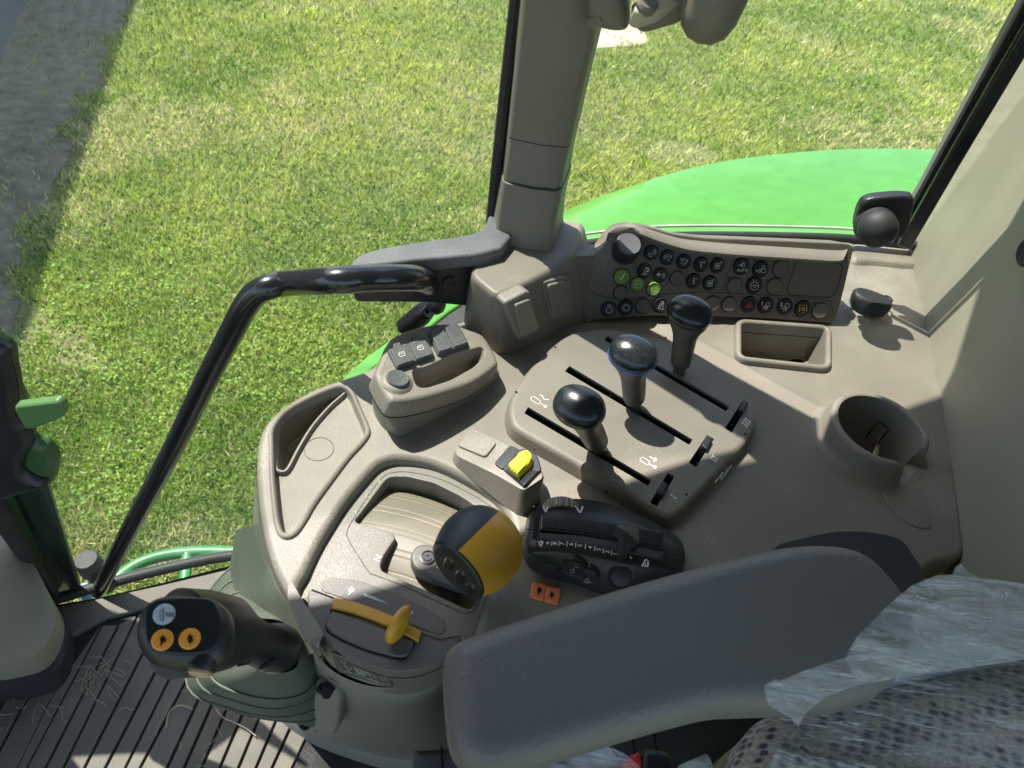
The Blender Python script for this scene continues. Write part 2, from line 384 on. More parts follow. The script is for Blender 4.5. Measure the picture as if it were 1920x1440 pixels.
    at = N.new('ShaderNodeVertexColor'); at.layer_name = 'tint'; L.new(at.outputs[0], b.inputs['Base Color']); b.inputs['Roughness'].default_value = .6; b.inputs['Specular IOR Level'].default_value = .25
    tr = N.new('ShaderNodeBsdfTranslucent'); L.new(at.outputs[0], tr.inputs[0]); mx = N.new('ShaderNodeMixShader'); mx.inputs[0].default_value = .35
    L.new(b.outputs[0], mx.inputs[1]); L.new(tr.outputs[0], mx.inputs[2]); L.new(mx.outputs[0], N['Material Output'].inputs[0])
    me.materials.append(mt); ob = bpy.data.objects.new(name, me); COL.objects.link(ob); return ob
tag(blades(620000, (-350, 2050), (-250, 1250), 'grass', seed=3), 'short sunlit lawn grass with yellowish dry streaks outside the cab windows', 'grass')['kind'] = 'stuff'
tag(blades(90000, (-300, 1050), (350, 1250), 'clover', True, 5), 'small round clover leaves mixed into the lawn at the lower left', 'clover')['kind'] = 'stuff'

# gabled block added beyond the left edge of the view to shade the path
bn = thing('shade_caster', (-14, 8, 0), 'dark gabled block added beyond the left edge to cast shade on the path', 'shade_caster')

# ================================================================== THE CAB
ZC = 1.96; ZF = 1.35
C = HZ(ZC)
tag_roof = thing('cab_roof', (0, 0, 2.78), 'grey cab roof lining above the driver, outside the view', 'roof')
rf = HZ(2.74); mb = MB()
RO = [(-1.3, -.75), (-1.3, .24), (-.9, .33), (-.60, .40), (-.47, .455), (-.334, .535), (-.286, .561), (-.195, .618), (-.08, .676), (.054, .765), (.11, .80), (.17, .877), (.4, .95), (.8, .95), (.8, -.75)]  # unseen roof, its edge shaped so the shade line falls across the console
mb.slab(rf, RO, .02, .02, .004); mb.build('roof_lining', SHELL, tag_roof)

# --- glass
def glassmat():
    m = bpy.data.materials.new('cab_glass'); m.use_nodes = True; N = m.node_tree.nodes; L = m.node_tree.links; out = N['Material Output']
    N.remove(N['Principled BSDF']); t = N.new('ShaderNodeBsdfTransparent'); t.inputs[0].default_value = (.96, .985, .96, 1)
    ge0 = N.new('ShaderNodeNewGeometry'); mpg = N.new('ShaderNodeMapping'); mpg.inputs['Scale'].default_value = (22, 22, 75); mpg.inputs['Rotation'].default_value = (0, .5, 0); L.new(ge0.outputs['Position'], mpg.inputs[0])
    ng = N.new('ShaderNodeTexNoise'); ng.inputs['Scale'].default_value = 1.0; ng.inputs['Detail'].default_value = 2; ng.inputs['Distortion'].default_value = 1.0; L.new(mpg.outputs[0], ng.inputs['Vector'])
    rg = N.new('ShaderNodeValToRGB'); rg.color_ramp.elements[0].position = .38; rg.color_ramp.elements[0].color = (.93, .955, .93, 1); rg.color_ramp.elements[1].position = .62; rg.color_ramp.elements[1].color = (.985, 1, .985, 1)  # wavy tint puts ripples of light into the glass colour
    L.new(ng.outputs['Fac'], rg.inputs[0]); L.new(rg.outputs[0], t.inputs[0])
    g = N.new('ShaderNodeBsdfGlossy'); g.inputs['Roughness'].default_value = .02; lw = N.new('ShaderNodeLayerWeight'); lw.inputs['Blend'].default_value = .5; pw_ = N.new('ShaderNodeMath'); pw_.operation = 'POWER'; pw_.inputs[1].default_value = 5; L.new(lw.outputs['Facing'], pw_.inputs[0])
    f = N.new('ShaderNodeMath'); f.operation = 'MULTIPLY_ADD'; f.inputs[1].default_value = .6; f.inputs[2].default_value = .012; L.new(pw_.outputs[0], f.inputs[0])
    mx = N.new('ShaderNodeMixShader'); L.new(f.outputs[0], mx.inputs[0]); L.new(t.outputs[0], mx.inputs[1]); L.new(g.outputs[0], mx.inputs[2])
    d = N.new('ShaderNodeBsdfDiffuse'); d.inputs[0].default_value = (.6, .62, .6, 1); ge = N.new('ShaderNodeNewGeometry')
    n = N.new('ShaderNodeTexNoise'); n.inputs['Scale'].default_value = 5; n.inputs['Detail'].default_value = 8; L.new(ge.outputs['Position'], n.inputs['Vector'])
    r = N.new('ShaderNodeMapRange'); r.inputs[1].default_value = .4; r.inputs[2].default_value = .75; r.inputs[3].default_value = .015; r.inputs[4].default_value = .09; L.new(n.outputs['Fac'], r.inputs[0])
    m2 = N.new('ShaderNodeMixShader'); L.new(r.outputs[0], m2.inputs[0]); L.new(mx.outputs[0], m2.inputs[1]); L.new(d.outputs[0], m2.inputs[2]); L.new(m2.outputs[0], out.inputs[0])
    return m
GLASS = glassmat()
def sheet(pl, z0, z1, t=.005):
    P = [Vector((x, y, 0)) for x, y in pl]; a = []; 
    for i, p in enumerate(P):
        d = (P[min(i+1, len(P)-1)]-P[max(i-1, 0)]).normalized(); a.append(Vector((-d.y, d.x, 0))*t)
    ring = lambda z: [(p.x, p.y, z) for p in P] + [(p.x+o.x, p.y+o.y, z) for p, o in zip(reversed(P), reversed(a))]
    m = MB(); m.skin([ring(z0), ring(z1)], True, True, True); return m
FGP = smooth([(-1.0, .19), (-.655, .412), (-.53, .487), (-.405, .545), (-.2, .612), (-.03, .645)], 4, False)
fw = thing('front_side_window', (-.4, .55, 1.4), 'tall side window ahead of the pillar with its black rubber seal at the floor', 'window')
sheet(FGP, 1.372, 2.72).build('glass_pane', GLASS, fw, wn=False)
mb = MB(); mb.tube([(x, y-.004, 1.365) for x, y in FGP], .009, 10); mb.build('bottom_seal', BLACKM, fw)
rw = thing('rear_side_window', (.25, .72, 2.0), 'side window behind the pillar looking over the green fender', 'window')
SEALPX = [(1042, 468), (1100, 460), (1165, 452), (1230, 446), (1350, 444), (1500, 446), (1600, 450), (1700, 458)]
WZ = HZ(1.975)
RGP = [WZ.uv(x, y) for x, y in SEALPX]; RGP[-1] = (RGP[-1][0]+.02, RGP[-1][1])
sheet(RGP, 1.985, 2.72).build('glass_pane', GLASS, rw, wn=False)
mb = MB(); mb.tube([(x, y-.003, 1.978) for x, y in smooth(RGP, 3, False)], .0065, 10); mb.build('window_seal', BLACKM, rw)
mb = MB(); mb.tube([(x, y+.011, 1.985) for x, y in smooth(RGP, 3, False)], .0018, 8); mb.build('glass_edge_trim', mat('pale_glass_edge', (.5, .5, .45), .4), rw)

# --- centre pillar
pil = thing('centre_pillar', (0, .62, 1.97), 'beige trimmed upright cab pillar between the two side windows', 'pillar')
def psec(y, xl0, xl, xr, pxy, z_only=None):
    """one cross-section at photo height pxy: outer left edge, left corner, right edge at plane y"""
    F0 = VY(y); a = F0.px(xl, pxy); b = F0.px(xr, pxy); z = a.z; b.z = z
    o = CAM + ray(xl0, pxy)*((y+.022)/ray(xl0, pxy).y); o.z = z
    return [o, Vector((a.x-.002, a.y+.002, z)), a+Vector((.003, -.001, 0)), Vector(((a.x+b.x)/2, y-.003, z)), b+Vector((-.006, 0, 0)), b+Vector((0, .006, 0)), b+Vector((.006, .06, 0)), Vector((o.x+.01, y+.07, z))]
rows = [(-1150, 1075, 1083, 1390), (-600, 1026, 1035, 1262), (-130, 985, 996, 1153), (0, 974, 985, 1127), (60, 968, 979, 1118), (150, 960, 969, 1096), (258, 949, 957, 1072)]
mb = MB(); mb.skin([psec(.605, a, b, c, y) for y, a, b, c in rows], True, True, True); mb.build('upper_trim', BEIGE2, pil, ang=50)
rows = [(260, 948, 957, 1072), (300, 944, 952, 1063), (338, 940, 947, 1057)]
mb = MB(); mb.skin([psec(.607, a, b+1, c-1, y) for y, a, b, c in rows], True, True, True); mb.build('middle_trim', BEIGE2, pil, ang=50)
rows = [(343, 938, 946, 1057), (400, 928, 937, 1045), (440, 921, 932, 1041), (480, 907, 925, 1044), (500, 897, 922, 1050), (522, 885, 920, 1056)]
mb = MB(); mb.skin([psec(.604-.002*i, a, b, c, y) for i, (y, a, b, c) in enumerate(rows)], True, True, True); mb.build('lower_trim', BEIGE2, pil, ang=50)
F6 = VY(.63); mb = MB()
mb.tube([F6.px(x, y) for x, y in [(978, -120), (968, 0), (955, 110), (941, 230), (930, 330), (921, 420), (917, 455)]], .006, 8); mb.build('pillar_seal', BLACKM, pil)
# pillar foot: a moulded block standing on the console
foot = thing('pillar_foot', (.02, .55, ZC), 'square beige moulded block at the foot of the centre pillar with two blank covers', 'trim block')
def vtop(x, y, zb, x2, y2):   # height at which the vertical above console point (x,y) shows at photo row y2
    b = HZ(zb).px(x, y); F0 = VY(b.y); return F0.px(x2, y2).z
fb = [C.px(866, 606), C.px(936, 668), C.px(1000, 645), C.px(1060, 617), C.px(1110, 601)]
T = HZ(2.036); ft = [T.px(880, 513), T.px(932, 556), T.px(985, 531), T.px(1030, 507), T.px(1073, 476)]
bk = [Vector((fb[-1].x+.005, .68, ZC)), Vector((fb[0].x, .66, ZC))]; bt = [Vector((ft[-1].x+.01, .67, 2.036)), Vector((ft[0].x+.003, .655, 2.036))]
def ringpts(A, r=.006):
    uv = rpoly([(p.x, p.y) for p in A], r, 4); return uv
r0_ = ringpts(fb+bk, .012); r1_ = ringpts(ft+bt, .012)
mb = MB(); n_ = len(r0_); rings = []
for t, ins in [(0, 0), (.25, 0), (.5, 0), (.75, 0), (.9, 0), (.965, .0012), (1, .005)]:
    uv = [(a[0]*(1-t)+b[0]*t, a[1]*(1-t)+b[1]*t) for a, b in zip(r0_, r1_)]
    uv = offs(uv, -ins) if area(uv) > 0 else offs(list(reversed(uv)), -ins)
    rings.append([(u, v, ZC-.004+t*(2.036-ZC+.004)) for u, v in uv])
mb.skin(rings, True, False, True); mb.build('block_body', BEIGE2, foot, ang=45)
# the two blank covers on its front face
fa = (fb[1]*.5+fb[2]*.5); FF = fr3(Vector(fb[1]), Vector(fb[2])*.5+Vector(fb[3])*.5, Vector(ft[1]))
if FF.n.y > 0: FF = Fr(FF.o, -FF.n, FF.ex)
q1 = [(940, 566), (990, 541), (1012, 615), (972, 638)]; q2 = [(1017, 530), (1067, 518), (1084, 585), (1035, 602)]
mb = MB(); mb.slab(FF, rpoly(FF.uvs(q1, .008), .006), .011, .014, .003); b1 = mb.build('cover_frame', BEIGE2, foot)
mb = MB(); mb.slab(FF, rpoly(FF.uvs([(962, 570), (992, 558), (1009, 612), (976, 632)], .012), .004), .015, .005, .002); mb.build('blank_cover', BEIGE2, b1)
mb = MB(); FG = fr3(Vector(fb[2]), Vector(fb[4]), Vector(ft[3]))
if FG.n.y > 0: FG = Fr(FG.o, -FG.n, FG.ex)
mb.slab(FG, rpoly(FG.uvs(q2, .004), .006), .003, .014, .002); b2 = mb.build('cover_frame', BEIGE2, foot)
mb = MB(); mb.slab(FG, rpoly(FG.uvs([(1027, 535), (1062, 526), (1076, 582), (1037, 594)], .006), .005), .006, .005, .002); mb.build('blank_cover', BEIGE2, b2)

# --- hinge bracket in front of the pillar
hb = thing('door_bracket', (-.15, .60, 2.05), 'long black metal bracket on the window frame where the grab rail is fixed', 'bracket')
BZ = HZ(2.05); FB_ = VY(.60)
top = [(659, 498), (663, 485), (680, 474), (715, 464), (790, 451), (865, 441), (900, 430), (912, 415), (921, 400), (960, 400), (940, 466), (780, 487), (700, 497)]
mb = MB(); mb.slab(BZ, smooth(BZ.uvs(top), 3), 0, .014, .004); mb.build('top_plate', mat('dusty_lit_black', (.10, .105, .11), .55, .3, dust=.4, dcol=(.35, .35, .33), var=.1), hb)  # grey base puts sunlight on the top into the colour, with dust flecks
fpl = [BZ.px(662, 502), BZ.px(920, 472)]
dpl = fpl[1]-fpl[0]; FBk = Fr(fpl[0], Vector((dpl.y, -dpl.x, 0)), dpl)
mb = MB(); mb.slab(FBk, rpoly(FBk.uvs([(662, 502), (930, 472), (930, 578), (800, 567), (668, 566), (662, 548)], -.002), .006), -.002, .006, .001); mb.build('front_plate', BLACK, hb)
for x, y in [(842, 530), (715, 548), (770, 545)]:
    mb = MB(); mb.lathe(FBk.px(x, y), FBk.n, [(.007, -.003), (.007, .0), (.005, .001), (.003, .0015)], 6); mb.build('bolt_head', BLACKM, hb)
# gas strut end below it
gs = thing('window_strut', (-.1, .6, 2.0), 'short black gas strut end with a ball joint below the bracket', 'strut')
S1 = VY(.60)
mb = MB(); mb.tube([S1.px(760, 615), S1.px(790, 590), S1.px(800, 580)], [.013, .013, .011], 16); mb.tube([S1.px(800, 580), S1.px(820, 560)], .005, 10); mb.build('strut_tube', GLOSS, gs)
mb = MB(); p = S1.px(821, 559); mb.lathe(p-Vector((0, .01, .01)), (0, .4, 1), [(.004, -.004), (.009, 0), (.011, .007), (.011, .014), (.007, .02), (.002, .021)], 16); mb.build('ball_joint', BLACK, gs)

# --- grab rail
gr = thing('grab_rail', (-.36, .5, 1.95), 'bent black tubular grab rail crossing the front side window', 'grab rail')
rp = [FBk.px(802, 532, -.003), FBk.px(793, 526, .012), FBk.px(778, 522, .026), FBk.px(750, 521, .034), FBk.px(700, 522, .036), FBk.px(620, 526, .036), VY(.49).px(540, 531), VY(.483).px(505, 538), VY(.48).px(478, 552), VY(.477).px(458, 578), VY(.475).px(440, 612), VY(.470).px(390, 708), VY(.462).px(320, 850), VY(.454).px(250, 980), VY(.448).px(185, 1108)]
mb = MB(); mb.tube(smooth([tuple(p) for p in rp], 5, False), .0122, 20); mb.build('rail_tube', PAINTB, gr)
mb = MB(); p = VY(.47).px(178, 1070); mb.lathe(p+Vector((0, 0, -.03)), (-.05, 0, 1), [(.018, -.02), (.018, .0), (.015, .005), (.015, .028), (.0185, .032), (.0185, .052), (.0165, .054), (.0185, .056), (.0185, .062), (.016, .066), (.006, .067)], 28)
mb.build('foot_knob', BLACKM, gr)

# --- rear post and wall
post = thing('rear_window_post', (.5, .74, 2.0), 'slanting glossy black post at the rear edge of the side window', 'window post')
def strip(pxs, y0, dep, name, m, par, r=.003):   # upright strip between two photo polylines on a plane
    F0 = VY(y0); q = [F0.px(x, y) for x, y in pxs]; mbx = MB()
    mbx.slab(F0, [(p.x-F0.o.x, F0.uv(*pxs[i])[1]) for i, p in enumerate(q)], 0, dep, r); return mbx.build(name, m, par)
strip([(1672, 458), (1700, 470), (1985, -12), (1990, -60), (1952, -60)], .735, .012, 'glass_channel', BLACKM, post)
strip([(1684, 462), (1708, 470), (1808, 300), (1930, 98), (1990, 0), (1990, -60), (1958, -60), (1925, 42), (1790, 275)], .722, .006, 'post_face', PAINTB, post)
strip([(1670, 452), (1676, 455), (1955, -58), (1948, -58)], .72, .008, 'edge_trim', mat('grey_edge', (.20, .21, .19), .35), post, .001)
lt = thing('window_latch', (.42, .7, 2.02), 'black window latch with a domed round knob at the rear window corner', 'latch')
FL = VY(.70)
mb = MB(); mb.slab(FL, smooth(FL.uvs([(1603, 425), (1610, 395), (1625, 376), (1660, 370), (1700, 369), (1715, 380), (1700, 440), (1670, 452), (1640, 445), (1608, 436)]), 4), 0, .012, .004); mb.build('latch_plate', BLACK, lt)
mb = MB(); p = FL.px(1638, 420, 0); mb.lathe(p, (-.1, -1, .25), [(.021, 0), (.021, .008), (.0195, .010), (.0195, .012), (.0205, .015), (.020, .022), (.016, .029), (.008, .033), (.001, .034)], 32); mb.build('latch_knob', BLACKM, lt)

wl = thing('rear_wall_trim', (.47, .5, 2.0), 'smooth beige cab wall trim rising behind the console on the right', 'wall trim')
# curved surface: bottom along the console edge, rising and leaning
bot = [(1700, 470), (1722, 510), (1740, 590), (1762, 700), (1785, 830), (1800, 920), (1815, 1030), (1830, 1150), (1850, 1330), (1870, 1500)]
B3 = [HZ(1.965).px(x, y) for x, y in bot]
B3.insert(0, B3[0]+Vector((-.004, .07, 0)))
rings = []
for k, (dx, dz) in enumerate([(-.004, -.12), (0, 0), (.006, .06), (.014, .16), (.022, .3), (.026, .5), (.026, .78)]):
    rings.append([p + Vector((dx + (.0 if i else .0), .0 if i else .005*k*.3, dz)) for i, p in enumerate(B3)])
mb = MB(); mb.skin(rings, False); mb.skin([[p+Vector((.06, .01, 0)) for p in r] for r in rings], False); mb.build('wall_panel', WALLM, wl, ang=60, merge=False)
def onwall(x, y, X=.49): d = ray(x, y); return CAM + d*(X/d.x)
FW = Fr((.485, .5, 2.2), (-1, 0, .12), (0, -1, 0))
mb = MB(); mb.slab(FW, smooth(FW.uvs([(1835, 1075), (1868, 1045), (1890, 1035), (1915, 1042), (1960, 1080), (1960, 1200), (1835, 1150)], .006), 3), .008, .02, .005); mb.build('wall_cover', SHELL, wl)
mb = MB(); p = FW.px(1936, 470, 0); mb.lathe(p, FW.n, [(.017, -.02), (.017, .002), (.014, .005), (.011, .004), (.004, .004)], 28); mb.build('coat_hook', BLACKM, wl)

# --- monitor arm at top
ma = thing('monitor_arm', (.12, .6, 2.3), 'beige jointed monitor arm clamped to the pillar at the top edge', 'monitor arm')
FM = VY(.58)
def bx(px, d, yy, nm, m, rr=.006, fr=None):
    F0 = VY(yy); mbx = MB(); mbx.slab(F0, px if fr else smooth(F0.uvs(px), 4), 0, d, rr); return mbx.build(nm, m, ma)
bx([(1105, -60), (1170, -60), (1176, -10), (1181, 25), (1180, 50), (1172, 62), (1150, 64), (1120, 58), (1105, 56)], .05, .575, 'clamp_block', BEIGE2, .01)
bx([(1184, 30), (1190, 50), (1201, 61), (1215, 62), (1240, 55), (1275, 43), (1290, 20), (1290, -10), (1235, 0), (1195, 18)], .02, .56, 'lower_link', BEIGE2, .004)
AT = Fr(VY(.55).px(1215, 15), (.1, -.55, .83), (1, 0, 0))
mb = MB(); mb.slab(AT, smooth(AT.uvs([(1190, 15), (1198, 2), (1225, -12), (1280, -30), (1310, -20), (1295, -2), (1258, 12), (1222, 24), (1205, 28), (1193, 24)]), 4), 0, .014, .002); lk = mb.build('upper_link', mat('pale_beige', (.5, .45, .36), .5), ma)
mb = MB(); mb.lathe(AT.px(1212, 10), AT.n, [(.008, -.002), (.008, .003), (.006, .005), (.001, .005)], 20); mb.build('pivot_cap', BEIGE2, lk)
mb = MB(); c0 = VY(.54).px(1322, 48); ax = Vector((.12, .15, 1)).normalized()
mb.lathe(c0, ax, [(.002, -.012), (.010, -.010), (.017, -.004), (.0205, .006), (.0215, .02), (.0215, .0365), (.0205, .038), (.0215, .0395), (.022, .09)], 36); mb.build('joint_barrel', BEIGE2, ma)

# ================================================================== OUTSIDE THE GLASS
fd = thing('rear_fender', (.5, .9, 1.8), 'bright green curved rear wheel fender outside the side window', 'fender')
FZ = HZ(1.93)
outer = [(985, 452, 1.86), (1042, 412, 1.90), (1100, 386, 1.915), (1200, 351, 1.925), (1300, 322, 1.93), (1400, 304, 1.93), (1500, 293, 1.93), (1600, 287, 1.93), (1740, 288, 1.93), (1900, 300, 1.925), (2100, 340, 1.91)]
S = []
for x, y, z in outer:
    p = HZ(z).px(x, y); S.append(p)
S = [Vector(q) for q in smooth([tuple(p) for p in S], 4, False)]
rings = []
L1 = Vector((RGP[0][0], RGP[0][1], 0)); L2 = Vector((RGP[-1][0], RGP[-1][1], 0))
for i, p in enumerate(S):
    t = i/(len(S)-1); inn = Vector((p.x-.02*(1-t), .64+.12*t+.02, 1.93)); 
    if p.x < .05: inn.z = p.z
    m1 = inn.lerp(p, .35); m2 = inn.lerp(p, .75); dd = (p-inn).normalized()
    zt = p.z+.012
    rings.append([Vector((inn.x, inn.y-.02, inn.z-.08)), inn+Vector((0, 0, .004)), Vector((m1.x, m1.y, max(inn.z, p.z)+.016)), Vector((m2.x, m2.y, zt+.007)), Vector((p.x, p.y, zt-.004)), p+dd*.006+Vector((0, 0, -.008)), p+dd*.008+Vector((0, 0, -.05)), p+dd*.008+Vector((0, 0, -.25))])
mb = MB(); mb.skin(rings, False); mb.build('fender_panel', GRNPAINT, fd, ang=60)
Z8 = HZ(1.80); mb = MB()
a = [Z8.uv(x, y) for x, y in [(860, 555), (838, 560), (800, 588), (740, 630), (690, 665), (650, 700), (600, 760), (640, 762), (700, 690), (760, 648), (800, 618), (842, 585), (880, 560)]]
mb.slab(Z8, a, 0, .05, .004); mb.build('fender_front_edge', GRNPAINT, fd)
mb = MB(); a = [Z8.uv(x, y) for x, y in [(900, 520), (842, 580), (800, 612), (752, 643), (690, 690), (640, 760), (740, 760), (950, 640), (980, 560)]]
mb.slab(Z8.up(-.004), a, 0, .04, .003); mb.build('inner_liner', BLACKM, fd)
st = thing('step_rail', (-.6, .6, 1.1), 'curved green painted step handrail outside the bottom of the front side window', 'handrail')
Z5 = HZ(1.26); mb = MB()
pp = [(200, 1105), (228, 1078), (262, 1056), (300, 1043), (345, 1036), (400, 1034), (470, 1036)]
mb.tube([Z5.px(x, y) for x, y in smooth(pp, 5, False)], .011, 14)
mb.tube([Z5.px(x, y) for x, y in [(352, 1038), (350, 1052), (348, 1075), (346, 1100)]], .010, 12)
mb.build('rail_tube', mat('green_paint_dull', (.03, .20, .06), .4, dust=.2, var=.1), st)
mb = MB(); q = HZ(1.2); mb.slab(q, q.uvs([(146, 1096), (165, 1090), (168, 1116), (150, 1120)]), 0, .02, .002); tag(mb.build('blue_cap', BLUEP), 'small bright blue plastic piece outside the window beside the rail foot', 'cap')

# ================================================================== FLOOR
FLR = HZ(ZF)
fm = thing('floor_mat', (-.4, .2, ZF), 'grey ribbed rubber floor mat with black lengthwise grooves and dust', 'floor mat')
out = [tuple(FLR.uv(x, y)) for x, y in [(104, 1130), (180, 1118), (300, 1090), (450, 1052)]]
base = [(-1.2, .1)] + out + [(-.3, .55), (.3, .55), (.5, -.8), (-1.2, -.8)]
mb = MB(); mb.slab(FLR, base, -.006, .02, .001); mb.build('mat_base', mat('groove_rubber', (.02, .02, .02), .8, .5, 500, dust=.2), fm)
# ribs: strips between grooves
def gline(k):   # k-th groove: top and bottom photo points
    return None
GR = [((22, 1290), (-90, 1480)), ((60, 1290), (-40, 1480)), ((108, 1288), (15, 1480)), ((190, 1172), (48, 1440)), ((222, 1172), (85, 1440)), ((258, 1153), (118, 1440)), ((290, 1180), (158, 1440)), ((322, 1200), (197, 1440)), ((346, 1215), (235, 1440)), ((362, 1250), (262, 1440)), ((395, 1260), (313, 1440)), ((420, 1268), (345, 1440)), ((445, 1280), (378, 1440)), ((475, 1290), (412, 1440)), ((505, 1300), (447, 1440)), ((535, 1310), (480, 1440)), ((560, 1330), (510, 1440)), ((590, 1350), (548, 1440))]
GR = [(Vector(FLR.uv(*a)), Vector(FLR.uv(*b))) for a, b in GR]
mb = MB()
yt = lambda X: 0
for i in range(len(GR)-1):
    a0_, b0_ = GR[i]; a1_, b1_ = GR[i+1]
    def ext(a, b, top):   # stretch the groove line far down
        d = (b-a).normalized(); return b + d*.5
    ta, tb = a0_, a1_
    if i in (0, 1): ta = a0_; tb = a1_
    m_ = .0022
    off = (tb-ta).normalized()*m_
    mb.slab(FLR, [tuple(ta+off), tuple(ext(a0_, b0_, 0)+off), tuple(ext(a1_, b1_, 0)-off), tuple(tb-off)], 0, .006, .0012, 2)
mb.build('mat_ribs', FLOORM, fm)
# plain border of the mat along the window and step near the pedal panel
bd = [(104, 1140), (180, 1126), (300, 1100), (452, 1064), (470, 1110), (420, 1140), (300, 1128), (280, 1140), (200, 1160), (125, 1200), (105, 1270), (0, 1290), (-100, 1300), (-100, 1240), (20, 1240), (90, 1200)]
mb = MB(); mb.slab(FLR, FLR.uvs(bd), .004, .01, .002); mb.build('mat_border', FLOORM, fm)
mb = MB(); bd = [(300, 1128), (470, 1095), (640, 1100), (640, 1350), (560, 1330), (500, 1290), (440, 1278), (380, 1250), (330, 1205), (290, 1180), (258, 1153)]
mb.slab(FLR, FLR.uvs(bd), -.0002, .0055, .001); mb.build('mat_field', FLOORM, fm)
# straw on the mat
def strands(mbx, fr, cx, cy, n, spread, ln, h=.003, r=.0004, seed=0):
    q = random.Random(seed)
    for _ in range(n):
        x = cx+q.gauss(0, spread); y = cy+q.gauss(0, spread); a = q.uniform(0, pi); l = ln*q.uniform(.4, 1); k = q.uniform(-.9, .9)
        P = []
        for j in range(7):
            t = j/6; aa = a+k*t; P.append(fr.px(x, y, h+.004*sin(pi*t)*q.random())); x += cos(aa)*l/6; y += sin(aa)*l/6
        mbx.tube(P, r, 5)
mb = MB(); strands(mb, FLR, 190, 1250, 22, 18, 40, seed=2); strands(mb, FLR, 150, 1270, 10, 40, 40, seed=4); strands(mb, FLR, 60, 1300, 14, 40, 30, seed=7); strands(mb, FLR, 330, 1330, 10, 60, 30, seed=8)
tag(mb.build('straw', STRAW, ang=80), 'loose dry straw and grass bits scattered on the ribbed floor mat', 'straw')['kind'] = 'stuff'
for k, (pts, lb) in enumerate([([(312, 1365), (314, 1345), (322, 1330), (340, 1322), (362, 1330)], 'hooked dry grass stalk lying on the floor mat left of the boot'), ([(405, 1330), (418, 1345), (440, 1355), (462, 1366), (480, 1380)], 'long pale dry grass stalk lying across the mat grooves below the boot')]):
    mb = MB(); mb.tube([FLR.px(x, y, .006) for x, y in smooth(pts, 4, False)], .0009, 6); tag(mb.build('grass_stalk', STRAW), lb, 'grass stalk')

# --- pedal panel / front lower left
dp = thing('front_lower_panel', (-.75, .3, ZF), 'pale beige moulded footwell panel in the lower left corner', 'footwell panel')
W1 = HZ(ZF+.16)
rb = [FLR.px(x, y) for x, y in [(118, 1165), (122, 1215), (105, 1262), (60, 1280), (0, 1285), (-200, 1290)]]
rt = [W1.px(x, y) for x, y in [(18, 960), (100, 1120), (88, 1190), (60, 1225), (0, 1242), (-200, 1245)]]
BB = [(-1.3, .2), (-1.3, .45), (-.85, .42)]
f1 = [(p.x, p.y) for p in rb] ; f2 = [(p.x, p.y) for p in rt]
LP = smooth([(0, 1035), (40, 1075), (72, 1110), (98, 1160), (98, 1205), (80, 1235), (40, 1252), (0, 1257), (-60, 1260), (-200, 1262)], 4, False)
mb = MB(); W0 = HZ(ZF+.03); top_ = [W1.px(x, y) for x, y in smooth([(-20, 935), (18, 985), (60, 1050), (97, 1140), (97, 1185), (80, 1215), (40, 1238), (0, 1246), (-80, 1252), (-200, 1256)], 4, False)]
lo_ = [W0.px(x, y) for x, y in smooth([(30, 1060), (60, 1090), (100, 1130), (122, 1175), (112, 1225), (85, 1258), (40, 1272), (0, 1278), (-80, 1284), (-200, 1290)], 4, False)]
fl_ = [p+Vector((.006, -.006, -.032)) for p in lo_]
cen = [W1.px(-200, 1000) for _ in top_]
in_ = [t.lerp(c, .12)+Vector((0, 0, .008)) for t, c in zip(top_, cen)]
mb.skin([cen, in_, top_, [a.lerp(b, .5) for a, b in zip(top_, lo_)], lo_], False); mb.build('panel_face', WALLM, dp, ang=60)
mb = MB(); mb.skin([[p+Vector((.0, 0, .012)) for p in lo_], [p+Vector((.012, -.012, .004)) for p in lo_], [p+Vector((.014, -.014, -.032)) for p in lo_]], False); mb.build('rubber_skirt', BLACKM, dp)
# --- A pillar (lower left)
ap = thing('front_pillar', (-.72, .38, 1.4), 'dark green tinted front cab pillar with glossy frame in the lower left', 'pillar')
def vstrip(a, b, dep, nm, m, pl):
    """vertical plate whose foot runs a-b in plan"""
    A = Vector(a); B_ = Vector(b); F0 = Fr((A.x, A.y, ZF), Vector(((B_-A).y, -(B_-A).x, 0)), (B_-A).to_3d()); mbx = MB()
    mbx.slab(F0, F0.uvs(pl), 0, dep, .003); return mbx.build(nm, m, ap)
pf = FLR.uv(100, 1122)
VP = VY(pf[1]+.012)
strip([(-40, 560), (8, 668), (45, 740), (85, 900), (150, 1110), (100, 1130), (55, 1050), (-40, 850)], pf[1]+.012, .006, 'tinted_glass_band', None or mat('tinted_frame', (.035, .055, .04), .25, coat=.5), ap)
strip([(-40, 850), (18, 950), (60, 1035), (100, 1122), (92, 1133), (60, 1100), (-40, 925)], pf[1]-.004, .012, 'frame_edge', GRNDARK, ap)
strip([(-40, 890), (15, 975), (60, 1055), (105, 1122), (98, 1136), (50, 1075), (-40, 950)], pf[1]-.02, .010, 'inner_seal', BLACKM, ap)
